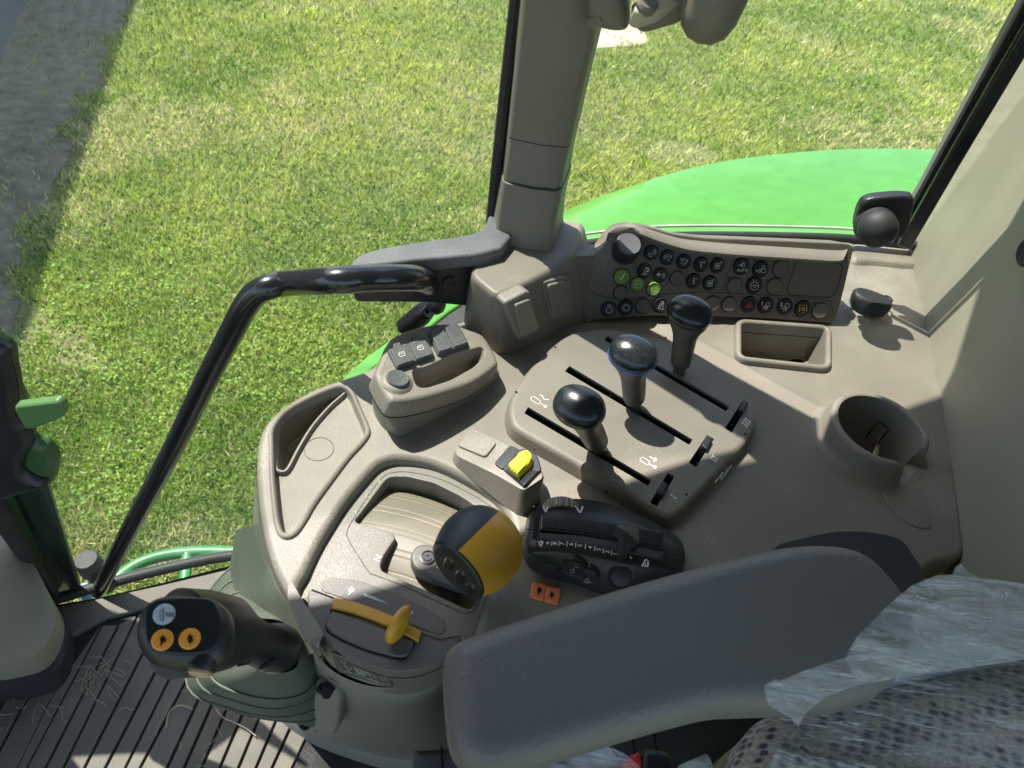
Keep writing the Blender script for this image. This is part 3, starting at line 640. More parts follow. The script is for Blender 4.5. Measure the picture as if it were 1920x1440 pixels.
# --- steering column
sc_ = thing('steering_column', (-.55, .15, 1.9), 'black steering column shroud at the left edge with an olive lower housing', 'steering column')
def blk(px, yy, dep, nm, m, par, rr=.01, k=4):
    F0 = VY(yy); mbx = MB(); mbx.slab(F0, smooth(F0.uvs(px), k), 0, dep, rr); return mbx.build(nm, m, par)
blk([(-120, 640), (0, 650), (20, 700), (32, 760), (52, 825), (86, 845), (100, 870), (97, 900), (84, 922), (40, 935), (-10, 950), (-120, 985)], .345, .012, 'lower_housing', GRNDARK, sc_, .012)
blk([(-120, 640), (-5, 660), (12, 690), (24, 735), (28, 790), (50, 815), (52, 845), (38, 870), (40, 895), (80, 918), (60, 930), (0, 945), (-120, 975)], .335, .008, 'shroud', BLACK, sc_, .012)
cl = thing('column_lever', (-.52, .32, 2.0), 'short olive green lever sticking out of the steering column', 'lever')
F0 = VY(.315); mb = MB(); mb.slab(F0, rpoly(F0.uvs([(22, 763), (105, 753), (118, 762), (121, 781), (110, 789), (60, 806), (46, 806), (34, 785)]), .006), 0, .007, .003); mb.build('lever_paddle', mat('olive_lever', (.10, .20, .07), .4, .2), cl)

mr = thing('floor_shade_slab', (-.85, .6, 2.0), 'wide black slab added ahead of the cab, outside the view, to shade the floor', 'shade slab')  # slab added out of view to cast the shade on the floor
mb = MB(); f_ = HZ(2.0); mb.slab(f_, rpoly([(-1.35, .28), (-.965, .28), (-.955, .36), (-.80, .397), (-.72, .414), (-.648, .412), (-.60, .47), (-.66, .56), (-1.35, .66)], .02), 0, .04, .012); mb.build('shade_slab_body', BLACK, mr)
db = thing('dash_shade_block', (-1.05, -.05, 1.5), 'grey block added ahead of the steering column, outside the view, to shade the footwell', 'dash_shade_block')  # unseen block added to shade the footwell panel and part of the floor
mb = MB(); mb.slab(HZ(1.9), rpoly([(-1.3, -.6), (-.70, -.6), (-.70, .30), (-.74, .36), (-1.0, .36), (-1.3, .2)], .05), 0, .3, .03); mb.build('dash_shade_block_top', SHELL, db)
# ================================================================== CONSOLE
con = thing('side_console', (.1, .4, ZC), 'large beige side console with trays and levers beside the driver seat', 'console')
outerpx = [(597, 1210), (575, 1172), (545, 1125), (515, 1070), (496, 1010), (484, 940), (480, 875), (484, 825), (500, 788), (535, 757), (585, 728), (640, 708), (700, 684), (725, 640), (760, 618), (810, 605), (866, 600), (900, 560), (1000, 530), (1110, 500), (1300, 480), (1500, 475), (1600, 456), (1692, 463), (1724, 520), (1744, 600), (1766, 710), (1790, 850), (1810, 1000), (1813, 1032), (1790, 1052), (1745, 1062), (1700, 1120), (1600, 1200), (1300, 1300), (1000, 1330), (880, 1290), (880, 1235), (893, 1180), (905, 1140), (930, 1095), (955, 1050), (962, 1010), (955, 970), (935, 937), (890, 905), (815, 868), (752, 858), (715, 866), (690, 889), (652, 935), (625, 975), (597, 1022), (575, 1070), (558, 1115)]
o1 = smooth(C.uvs(outerpx[:16], 0), 4, False)
o_all = ccw(C.uvs(outerpx))
# smooth everything but keep corner runs
o_s = smooth(C.uvs(outerpx), 4)
o_s = ccw(o_s)
traypx = [(509, 809), (519, 789), (537, 770), (569, 751), (610, 732), (636, 724), (652, 728), (662, 740), (671, 761), (685, 793), (689, 811), (677, 830), (652, 857), (620, 899), (588, 943), (569, 975), (553, 997), (538, 1004), (525, 996), (518, 968), (513, 924), (509.5, 879), (508.5, 837)]
tray = ccw(smooth(C.uvs(traypx, .002), 5))
cupc = C.uv(1634, 822, .006); 
CUPR = .0415
cup = circ(cupc, CUPR, 72)
binpx = [(1388, 612), (1400, 606), (1540, 615), (1551, 622), (1553, 640), (1549, 680), (1538, 690), (1405, 676), (1392, 668), (1386, 655)]
bino = ccw(rpoly(C.uvs([(1386, 604), (1552, 616), (1551, 690), (1386, 672)], .004), .010, 6))
LW = .0022
ed = .007
mb = MB()
inner = offs(o_s, -ed)
holes = [offs(tray, LW*1.2), offs(cup, .008), offs(bino, .005)]
mb.holes(C, 0, inner, holes)
mb.prof(C, o_s, [(-ed+ed*sin(pi/2*i/6), -ed+ed*cos(pi/2*i/6)) for i in range(7)] + [(.001, -.016), (-.002, -.034)], 0, False, False)
ct = mb.build('console_top', BEIGE, con)
# tray lip, walls and floor; deep pocket inside
pockpx = [(514, 806), (522, 790), (541, 773), (575, 754), (612, 737), (636, 729), (650, 733), (648, 742), (620, 767), (588, 804), (562, 846), (546, 877), (536, 889), (524, 889), (517, 882), (514, 850)]
FT = C.up(-.007); pock = ccw(smooth(FT.uvs(pockpx), 5))
mb = MB(); mb.prof(C, tray, [(LW*1.2, 0), (LW*1.1, .0016), (LW*.6, .0028), (0, .0032), (-LW*.6, .0026), (-LW, .001), (-LW*1.1, -.005), (-LW*1.6, -.0066), (-LW*2.2, -.007)], 0, False)
mb.holes(C, -.007, offs(tray, -LW*2.2), [offs(pock, .0012)])
tr_ = mb.build('storage_tray', BEIGE, con)
mb = MB(); mb.prof(FT, pock, [(.0012, 0), (.0012, .0025), (0, .0045), (-.0014, .0045), (-.0026, .003), (-.003, 0), (-.005, -.034), (-.010, -.039)], 0, False, True)
mb.build('deep_pocket', BEIGE, tr_)
mb = MB(); c_ = FT.uv(598, 842)
for r_, in [(.0128,)]:
    mb.prof(FT, circ(c_, r_, 48), [(.0004, .0002), (.0002, .0005), (-.0002, .0005), (-.0004, .0002)], 0, False)
mb.build('embossed_circle', GREYM, tr_)
# rubber cover look: short moulding mark, worn star mark
# cup holder
mb = MB(); CT = .0042
gap0, gap1 = radians(-72), radians(-22)
def ring_at(th):
    return Vector((cos(th), sin(th), 0))
cc = Vector((cupc[0], cupc[1], ZC)); rings = []; NS = 90
for k in range(NS+1):
    th = gap1 + (2*pi-(gap1-gap0))*k/NS; d = ring_at(th)
    e = min(1, min(k, NS-k)/4.0); top_h = .021*(.55+.45*sqrt(e))+.004
    lo = -.002
    R_in = CUPR-.001; prf = [(R_in-.004, -.060), (R_in-.0015, -.03), (R_in, top_h-.004), (R_in+.001, top_h-.001), (R_in+.0035, top_h), (R_in+.006, top_h-.0008), (R_in+.008, top_h-.0035), (R_in+.0095, .008), (R_in+.012, .003), (R_in+.017, .0005), (R_in+.019, lo)]
    rings.append([cc + d*r + Vector((0, 0, h)) for r, h in prf])
mb.skin(rings, False)
mb.add([p for p in rings[0]], [tuple(range(len(rings[0])))]); mb.add([p for p in rings[-1]], [tuple(range(len(rings[0])))])
rings = []
for k in range(14):     # low lip across the gap, sloping outwards
    th = gap0 + (gap1-gap0)*k/13; d = ring_at(th); R_in = CUPR-.001; dip = -.012*sin(pi*k/13)
    rings.append([cc + d*r + Vector((0, 0, h)) for r, h in [(R_in-.004, -.060), (R_in-.0015, -.03), (R_in, -.006+dip), (R_in+.004, -.003+dip*.8), (R_in+.010, -.001+dip*.3), (R_in+.014, .0006)]])
mb.skin(rings, False)
mb.lathe(cc, (0, 0, 1), [(.001, -.0615), (.030, -.0615), (.0375, -.0605), (CUPR-.0045, -.058)], 48, cap0=True, cap1=False)
ch = mb.build('cup_holder', BEIGE, con, ang=45)
def oncup(th, z, r=CUPR-.0012): return cc + ring_at(th)*r + Vector((0, 0, z))
for a, b in [(radians(60), radians(42)), (radians(152), radians(148))]:
    mb = MB()
    P = [oncup(a, -.026, CUPR-.0024), oncup(a, -.004), oncup(a-.03, -.0025), oncup(b+.03, -.0025), oncup(b, -.004), oncup(b, -.026, CUPR-.0024)]
    if a > 2: P = P[:2]
    mb.tube(P, .0008, 6); mb.build('clip_slot', VOID, ch, merge=False)
# bin
mb = MB(); mb.prof(C, bino, [(.005, 0), (.0045, .0045), (.003, .0065), (.001, .0072), (-.001, .0066), (-.0022, .005), (-.0028, .002), (-.006, -.035), (-.011, -.038)], 0, False, True)
bn_ = mb.build('storage_bin', BEIGE, con)
BW = C.uvs([(1410, 610), (1530, 622)], -.01)
mb = MB()
for dz in (-.008, -.020):
    F0 = C.up(dz); a = offs(bino, -.0034)
    pts = sorted(a, key=lambda p: -p[1])[:14]; pts = sorted(pts, key=lambda p: p[0])
    mb.tube([F0.p3(p[0], p[1]) for p in pts], .0006, 6)
mb.build('moulded_line', VOID, bn_)
# scoop mark right of the cup holder and raised shoulder by the wall
mb = MB(); mb.slab(C, smooth(C.uvs([(1655, 925), (1700, 905), (1735, 945), (1745, 985), (1735, 992), (1715, 988), (1685, 970)]), 4), .0012, .002, .0014); mb.build('moulded_scoop', BEIGE, con)
mb = MB(); sh = [(1604, 458), (1694, 464), (1726, 522), (1746, 600), (1768, 712), (1792, 850), (1811, 1000), (1813, 1032), (1798, 1046), (1780, 1030), (1760, 900), (1725, 760), (1690, 660), (1640, 570), (1596, 520)]
mb.prof(C, smooth(C.uvs([(1604, 456), (1696, 462), (1722, 497), (1700, 502), (1640, 496), (1597, 492)]), 4), [(-.006, .007), (-.002, .006), (0, .004), (.003, 0)], 0, True); mb.build('corner_ledge', BEIGE, con)
# walls of the console going down to the floor
mb = MB()
topx = [(482, 905), (490, 985), (505, 1040), (530, 1095), (558, 1145), (583, 1190), (600, 1242), (640, 1276), (700, 1296), (765, 1295), (814, 1270), (850, 1232), (960, 1232)]
Tz = HZ(1.905); Bz = HZ(ZF-.002)
botx = [(470, 1020), (462, 1060), (462, 1110), (470, 1180), (490, 1250), (515, 1310), (548, 1352), (600, 1385), (660, 1407), (725, 1424), (790, 1434), (860, 1445), (1000, 1465)]
t3 = [Vector((*q, 0)) for q in smooth(Tz.uvs(topx), 4, False)]; b3 = [Vector((*q, 0)) for q in smooth(Bz.uvs(botx), 4, False)]
rings = []
for t in (0, .04, .1, .3, .6, .86, .93, 1):
    rings.append([Vector((a.x*(1-t)+b.x*t, a.y*(1-t)+b.y*t, 1.915+(ZF-.004-1.915)*t)) for a, b in zip(t3, b3)])
mb.skin(rings, False); pedm = mat('pedestal_plastic', (.20, .19, .155), .55, .3, 1000, dust=.1, var=.05)
mb.build('pedestal', pedm, con, ang=60)
mb = MB(); mb.skin([[p+Vector((0, 0, dz))+ (p-Vector((0, .4, p.z))).normalized()*dd for p in rings[-1]] for dd, dz in [(0, .035), (.006, .03), (.010, .02), (.014, 0)]], False); mb.build('base_flange', pedm, con, ang=60)
rings2 = [[C.px(x, y, -.02) for x, y in [(1813, 1030), (1745, 1062), (1690, 1010), (1600, 1000)]], ]
mb = MB(); mb.slab(C, smooth(C.uvs([(1450, 1030), (1500, 1010), (1570, 996), (1640, 998), (1690, 1012), (1712, 1040), (1730, 1075), (1700, 1130), (1450, 1100)], .001), 3), .001, .002, .001); mb.build('underarm_shade_patch', mat('recess_shade_dark', (.03, .03, .03), .6, .3), con)  # thin dark sheet; the shade of a recess is painted, nothing is cut

# ------------------------------------------------------------------ gear quadrant module (lower level)
QZ = ZC-.011; Q = HZ(QZ)
gq = thing('gear_quadrant', (-.02, .3, QZ), 'grey beige shift quadrant panel with a ribbed drum and white letters', 'gear quadrant')
qout = [(548, 1130), (575, 1060), (615, 985), (650, 930), (690, 880), (715, 858), (752, 850), (830, 860), (900, 898), (965, 945), (985, 990), (985, 1050), (1080, 1060), (1100, 1130), (1000, 1200), (880, 1205), (860, 1206), (827, 1212), (780, 1196), (700, 1162), (630, 1134), (584, 1116)]
winpx = [(665, 975), (672, 968), (722, 901), (732, 894), (765, 894), (815, 906), (865, 931), (898, 953), (925, 985), (925, 1040), (915, 1080), (900, 1110), (888, 1137), (877, 1142), (860, 1134), (780, 1098), (716, 1070), (713, 1060), (718, 1044), (741, 1009), (740, 1002), (731, 997), (700, 987), (672, 981)]
win = ccw(rpoly(Q.uvs(winpx), .003, 3)); 
mb = MB(); mb.holes(Q, 0, Q.uvs(qout), [offs(win, .0015)])
mb.prof(Q, win, [(.0015, 0), (.0004, -.0004), (0, -.0015), (-.0010, -.012), (-.0010, -.03)], 0, False)
mb.build('quadrant_plate', BEIGE if False else mat('quadrant_plastic', (.155, .142, .118), .45, .45, 1400, dust=.3, var=.06), gq)
# seam lines of the inner insert
mb = MB(); seam = [(655, 985), (650, 1000), (655, 1015), (690, 1070), (703, 1078), (760, 1100), (862, 1147), (878, 1149), (892, 1140), (905, 1110)]
mb.rib(Q, .0003, smooth(seam, 3, False), .0006)
mb.rib(Q, .0003, smooth([(655, 985), (680, 945), (712, 900), (735, 886), (775, 886), (830, 900), (890, 930), (928, 955)], 4, False), .0005); mb.build('insert_seam', mat('seam_dark', (.05, .045, .04), .8), gq)
# ribbed drum
mb = MB(); A = Vector(Q.uv(662, 990, -.012)); Bv = Vector(Q.uv(925, 1150, -.012)); 
D0 = Q.up(-.006)
def dsurf(s_, t_):      # s along ridges (left-right), t from far to near ; photo points of drum corners
    a = Vector(D0.uv(722, 903)); b = Vector(D0.uv(960, 1010)); c = Vector(D0.uv(640, 1075)); d = Vector(D0.uv(890, 1170))
    p = a.lerp(b, s_).lerp(c.lerp(d, s_), t_); 
    # bow ridges towards the far side
    n_ = Vector((.35, .93)); p = p + n_*(.010*(1-(2*s_-1)**2))
    z = -.011+.0105*(1-(2*t_-1)**2)
    for r_ in (.06, .11, .26, .32, .47, .53, .68, .74, .88):
        z += -.0004*math.exp(-((t_-r_)/.006)**2)
    return Vector((p.x, p.y, D0.o.z+z))
NT, NSs = 220, 26
rings = [[dsurf(-.15+1.2*j/NSs, i/NT) for j in range(NSs+1)] for i in range(NT+1)]
mb.skin(rings, False); dr = mb.build('ribbed_drum', mat('drum_plastic', (.175, .155, .118), .36, .2, 1500, dust=.1, var=.04), gq, ang=60, wn=False)
mb = MB(); mb.lathe(Q.px(870, 960, .003), (0, 0, 1), [(.0022, 0), (.0018, .0012), (.0005, .0015)], 16); mb.build('white_dot', WHITE, gq)
mb = MB(); mb.lathe(Q.px(842, 1108, -.003), (0, 0, 1), [(.0001, 0), (.0095, 0), (.0095, .0004)], 28); mb.build('drum_hole', VOID, gq)
mb = MB(); mb.text(Q, .0005, 'E', 712, 904, 10, 30); mb.text(Q, .0005, 'C', 689, 931, 10, 35); mb.text(Q, .0005, 'Y', 667, 961, 10, 35)
mb.build('engraved_letter', mat('engraved', (.42, .40, .34), .5), gq, flat=True)
mb = MB(); mb.text(Q, .0005, 'N', 709, 1047, 17, 60); mb.build('letter_mark', WHITE, gq, flat=True)

# ------------------------------------------------------------------ throttle housing
th_ = thing('throttle_housing', (-.08, .23, QZ), 'dark grey rounded throttle housing in front of the shift quadrant', 'throttle housing')
thp = [(584, 1106), (640, 1127), (700, 1151), (780, 1184), (826, 1200), (862, 1194), (858, 1215), (835, 1235), (806, 1250), (770, 1259), (728, 1258), (680, 1243), (640, 1222), (600, 1190), (581, 1160), (578, 1130)]
mb = MB(); thu = smooth(Q.uvs(thp), 4); 
mb.prof(Q, thu, rnd(.0016, .012, 4), .0012, True, False); mb.prof(Q, thu, [(0, -.0125), (-.002, -.05)], 0, False); mb.build('housing_top', GREYM, th_)
mb = MB(); tl = smooth(Q.uvs([(581, 1112), (579, 1150), (592, 1200), (622, 1245), (672, 1272), (722, 1284), (770, 1281), (812, 1262), (850, 1232), (868, 1200)], -.030), 4, False)
z0 = QZ-.011; tt = smooth(Q.uvs([(580, 1108), (578, 1140), (590, 1178), (618, 1208), (662, 1236), (722, 1255), (772, 1257), (808, 1247), (842, 1226), (862, 1196)], -.006), 4, False)
mb.skin([[Vector((a[0], a[1], QZ-.006)) for a in tt], [Vector(((a[0]*.5+b[0]*.5), (a[1]*.5+b[1]*.5), QZ-.016)) for a, b in zip(tt, tl)], [Vector((b[0], b[1], QZ-.032)) for b in tl], [Vector((b[0]-.002, b[1]+.004, QZ-.06)) for b in tl]], False)
mb.build('housing_skirt', pedm, th_, ang=60)
H1 = Q.up(.0016)
mb = MB(); mb.slab(H1, rpoly(H1.uvs([(620, 1143), (780, 1203), (764, 1231), (742, 1232), (680, 1215), (620, 1187), (610, 1176)], .001), .006), .0022, .004, .0015); mb.build('pad_cover', GREYM, th_)
mb = MB(); mb.rib(H1, .0006, [(584, 1105), (640, 1126), (700, 1150), (780, 1184), (826, 1199), (862, 1192)], .0009)
mb.rib(H1, .0006, smooth([(621, 1142), (616, 1165), (611, 1178), (630, 1194), (680, 1217), (745, 1235), (762, 1232), (778, 1206)], 3, False), .0011); mb.build('seam_line', VOID, th_)
mb = MB(); mb.slab(Q, smooth(Q.uvs([(604, 1092), (625, 1084), (680, 1092), (760, 1122), (815, 1152), (835, 1170), (828, 1190), (790, 1180), (700, 1145), (630, 1118), (604, 1108)]), 3), .0008, .002, .0008); mb.build('dial_surround', GREYM, th_)
mb = MB(); mb.poly(Q, .0013, [(681, 1112), (683, 1118), (731, 1134), (700, 1118)]); mb.build('wedge_mark', mat('pale_blue_mark', (.45, .55, .62), .6), th_, flat=True)
def hare(mbx, fr, h, cx, cy, s, flip=1):
    for P in ([(-.1, .9), (.25, .7), (.45, .1), (.6, -.4), (.2, -.3), (-.2, -.9), (-.55, -1), (-.3, -.4), (-.55, .1), (-.25, .5)], [(-.05, .8), (-.45, .35), (-.5, .1), (.0, .4)], [(.3, .6), (.75, .2), (.5, .0)]):
        mbx.poly(fr, h, [(cx+a*s*flip, cy-b*s) for a, b in P])
def tort(mbx, fr, h, cx, cy, s):
    mbx.poly(fr, h, [(cx+a*s, cy-b*s) for a, b in [(.0, .7), (.35, .45), (.5, 0), (.4, -.4), (.1, -.7), (-.25, -.5), (-.4, 0), (-.3, .45)]])
    for P in ([(.0, 1), (.15, .6), (-.1, .6)], [(.05, -1), (.2, -.6), (-.05, -.6)], [(.45, .5), (.75, .6), (.4, .2)], [(.45, -.4), (.75, -.4), (.4, -.1)]): mbx.poly(fr, h, [(cx+a*s, cy-b*s) for a, b in P])
mb = MB(); hare(mb, Q, .0014, 658, 1107, 9); mb.build('hare_mark', WHITE, th_, flat=True); mb = MB(); mb.poly(Q, .0014, [(771, 1144), (775, 1148), (770, 1154)]); mb.build('tortoise_mark', WHITE, th_, flat=True)
# diagram plate on the skirt
SK = fr3(Q.px(624, 1225, -.010), Q.px(718, 1259, -.010), Q.px(732, 1285, -.026)); SK = SK if SK.n.dot(CAM-SK.o) > 0 else Fr(SK.o, -SK.n, SK.ex)
mb = MB(); mb.slab(SK, SK.uvs([(620, 1222), (722, 1257), (737, 1290), (634, 1260)], .001), .0012, .001, .0004); mb.build('plate_base', mat('plate_dark', (.07, .068, .06), .5), th_)
mb = MB(); fl = [(624, 1226), (718, 1260), (731, 1285), (639, 1256)]
mb.rib(SK, .002, fl, .0007, True)
for P in ([(638, 1238), (641, 1243), (646, 1244), (648, 1240), (643, 1237)], [(650, 1247), (653, 1258), (660, 1262)], [(652, 1257), (660, 1253), (655, 1248)], [(668, 1256), (672, 1261), (678, 1262)], [(666, 1252), (676, 1266), (678, 1256)], [(684, 1252), (694, 1256), (696, 1262)], [(682, 1258), (692, 1262)], [(690, 1252), (686, 1266)], [(688, 1272), (706, 1278)], [(692, 1264), (698, 1276)], [(704, 1270), (708, 1282)], [(712, 1270), (718, 1276), (722, 1272)], [(700, 1266), (704, 1272)], [(646, 1247), (648, 1252)]): mb.rib(SK, .002, P, .0006)
mb.build('diagram_plate', GREYL, th_, flat=True, merge=False)
# throttle lever
tv = thing('throttle_lever', (-.06, .22, QZ), 'mustard yellow throttle lever with an upright oval blade on a curved yellow strip', 'lever')
mb = MB(); s1 = smooth([(626, 1121), (660, 1128), (700, 1141), (745, 1160), (791, 1185)], 4, False); s2 = smooth([(785, 1203), (740, 1180), (700, 1163), (660, 1149), (622, 1141)], 4, False)
u1 = Q.uvs(s1, .004); u2 = Q.uvs(s2, .004)
mb.slab(Q, u1+u2, .0052, .006, .001); mb.build('curved_strip', YEL, tv)
ba = Q.px(742, 1185, .004); bt_ = ba + Vector((-.004, .004, .034))
def blade():
    a = Q.px(728, 1208, .010); b = Q.px(764, 1136, .026); ax = (b-a); L = ax.length; ax.normalize(); mid = (a+b)/2
    nrm = Vector((ax.y, -ax.x, 0)).normalized(); up_ = ax.cross(nrm).normalized()
    if up_.z < 0: up_ = -up_
    mbx = MB(); secs = []
    for k in range(-10, 11):
        t = k/10; wv = sqrt(max(0, 1-abs(t)**2.6)); c_ = mid+ax*(t*L/2)
        secs.append((c_ - up_*.006*(1-wv), nrm, up_, max(.0052*wv, .0002), max(.013*wv, .0003), 2.2))
    mbx.loft(secs, 24); return mbx
blade().build('blade_handle', YEL, tv, ang=60)
mb = MB(); mb.box(ba+Vector((0, 0, .003)), .012, .006, .014, ex=(.8, -.4, 0)); mb.build('blade_stem', YEL, tv)

# ------------------------------------------------------------------ shift lever with big yellow knob
sl = thing('shift_lever', (.0, .3, QZ), 'shift lever with a large mustard yellow knob with a black button face', 'shift lever')
SB = Q.up(.007)
mb = MB(); mb.slab(SB, rpoly(SB.uvs([(768, 1042), (780, 1022), (800, 1018), (850, 1040), (880, 1070), (870, 1105), (830, 1090), (777, 1066)]), .006), 0, .012, .0025); la_ = mb.build('lever_arm', mat('arm_grey', (.10, .095, .085), .45, .3), sl)
mb = MB(); p = SB.px(802, 1045, .0005); mb.lathe(p, (0, 0, 1), [(.0062, 0), (.0062, .0006), (.0052, .0008), (.005, -.0006), (.0035, -.0006), (.0032, .0008), (.0018, .0008), (.0016, -.001), (.0002, -.001)], 28); mb.build('arm_screw', BLACK, la_)
mb = MB(); mb.text(SB, .0006, 'D', 825, 1063, 15, 60); mb.build('letter_mark', WHITE, la_, flat=True)
mb = MB(); kc0 = Q.px(868, 1085, .01); kc1 = CAM + ray(902, 1032)*.515; mb.tube([kc0, kc1], [.009, .008], 16); mb.build('lever_neck', BLACK, sl)
# knob: lofted from the flat button face (lower left) to the rounded back (right)
KC = CAM + ray(905, 1026)*(.505)
e1 = (cR*.60 + cU*.48 + cF*.62).normalized()       # from the button face to the back
e2 = ((cU*.72-cR*.69) - e1*(cU*.72-cR*.69).dot(e1)).normalized(); e3 = e1.cross(e2).normalized()
def knobring(t, n=64):
    c = KC + e1*(-.026+.054*t); R_ = .0300
    g = (.78+.22*sin(min(t/.42, 1)*pi/2)) if t < .42 else sqrt(max(0, 1-((t-.42)/.58)**2.3))
    out = []
    for j in range(n):
        a = 2*pi*j/n; y_, z_ = cos(a), sin(a)
        out.append(c + e2*(y_*R_*g*1.04 + .001*(1-t)) + e3*(z_*R_*g*.93))
    return out
NR = 30; KR = [knobring(i/NR) for i in range(NR)] + [[KC+e1*.028 for p in range(64)]]
def halfknob(keep_upper):
    m_ = MB(); m_.skin(KR, True); bm = bmesh.new(); vs = [bm.verts.new(v) for v in m_.v]; bm.verts.ensure_lookup_table()
    for f in m_.f:
        try: bm.faces.new([vs[i] for i in f])
        except ValueError: pass
    bmesh.ops.remove_doubles(bm, verts=bm.verts, dist=1e-6)
    pn = ray(864, 1028).cross(ray(948, 946)).normalized(); pn = pn if pn.dot(cU) > 0 else -pn; pc = CAM
    bmesh.ops.bisect_plane(bm, geom=bm.verts[:]+bm.edges[:]+bm.faces[:], plane_co=pc, plane_no=pn, clear_inner=keep_upper, clear_outer=not keep_upper)
    bm.verts.index_update(); r = MB(); r.v = [tuple(v.co) for v in bm.verts]; r.f = [tuple(v.index for v in f.verts) for f in bm.faces]; bm.free(); return r
halfknob(False).build('knob_shell', YEL, sl, ang=70, wn=False)
halfknob(True).build('knob_band', mat('band_black', (.022, .03, .04), .45, .3), sl, ang=70, wn=False)
FKf = Fr(KC - e1*.026, -e1, e3)
mb = MB(); fuv = [(p-FKf.o) for p in KR[0]]; fuv = ccw([(q.dot(FKf.ex), q.dot(FKf.ey)) for q in fuv])
mb.prof(FKf, offs(fuv, -.0004), [(-.004, .0022), (-.002, .002), (-.0005, .001), (0, -.001)], 0, True); kf = mb.build('button_face', BLACK, sl)
uy = Vector((e2.dot(FKf.ex), e2.dot(FKf.ey))); ux = Vector((uy.y, -uy.x))
for k, f in enumerate((.0085, -.0035, -.0145)):
    c_ = uy*f; e = circ((c_.x, c_.y), .0090-.001*abs(k-1), 28, .0040, atan2(ux.y, ux.x)+.25)
    m_ = MB(); m_.prof(FKf, e, [(-.0022, .0038), (-.001, .0036), (0, .0028), (.0006, .0022)], 0, True); m_.build('thumb_button', GLOSS, kf)

# ------------------------------------------------------------------ socket box
LB = fr3(C.px(738, 752, .050), C.px(932, 683, .030), C.px(737, 629, .052)); LB = Fr(LB.o, LB.n, (1, 0, 0))
sb = thing('socket_box', (-.05, .47, ZC), 'raised beige socket box with a handle pocket and black socket flaps', 'socket box')
boxpx = [(703, 697), (712, 676), (725, 645), (738, 629), (771, 615), (820, 605), (852, 606), (875, 614), (905, 626), (920, 645), (934, 674), (930, 687), (889, 716), (829, 737), (775, 750), (741, 752), (727, 744), (708, 713)]
bx_ = ccw(smooth(LB.uvs(boxpx), 4))
pk = ccw(rpoly(LB.uvs([(773, 692), (798, 688), (850, 664), (901, 650), (908, 654), (905, 671), (887, 688), (844, 712), (800, 726), (784, 725), (777, 713)]), .005, 4))
mb = MB(); mb.holes(LB, 0, offs(bx_, -.005), [offs(pk, .002)])
mb.prof(LB, bx_, [(-.005+.005*sin(pi/2*i/5), -.005+.005*cos(pi/2*i/5)) for i in range(6)] + [(.0015, -.019), (.0005, -.021)], 0, False)
mb.prof(LB, pk, [(.002, 0), (.0006, -.0005), (0, -.002), (-.002, -.022), (-.004, -.024)], 0, False, True)
mb.build('box_lid', BEIGE, sb)
mb = MB(); u0_ = offs(bx_, -.0005); rings = [[LB.p3(u, v, -.0225) for u, v in u0_]]
basepx = [(699, 764), (702, 720), (716, 680), (735, 650), (771, 640), (820, 635), (852, 632), (875, 636), (905, 642), (924, 662), (938, 690), (936, 706), (895, 742), (835, 776), (790, 800), (756, 816), (739, 815), (716, 800)]
bb = []
q = smooth(C.uvs(basepx), 4); q = ccw(q)
if len(q) != len(u0_): print('len mismatch')
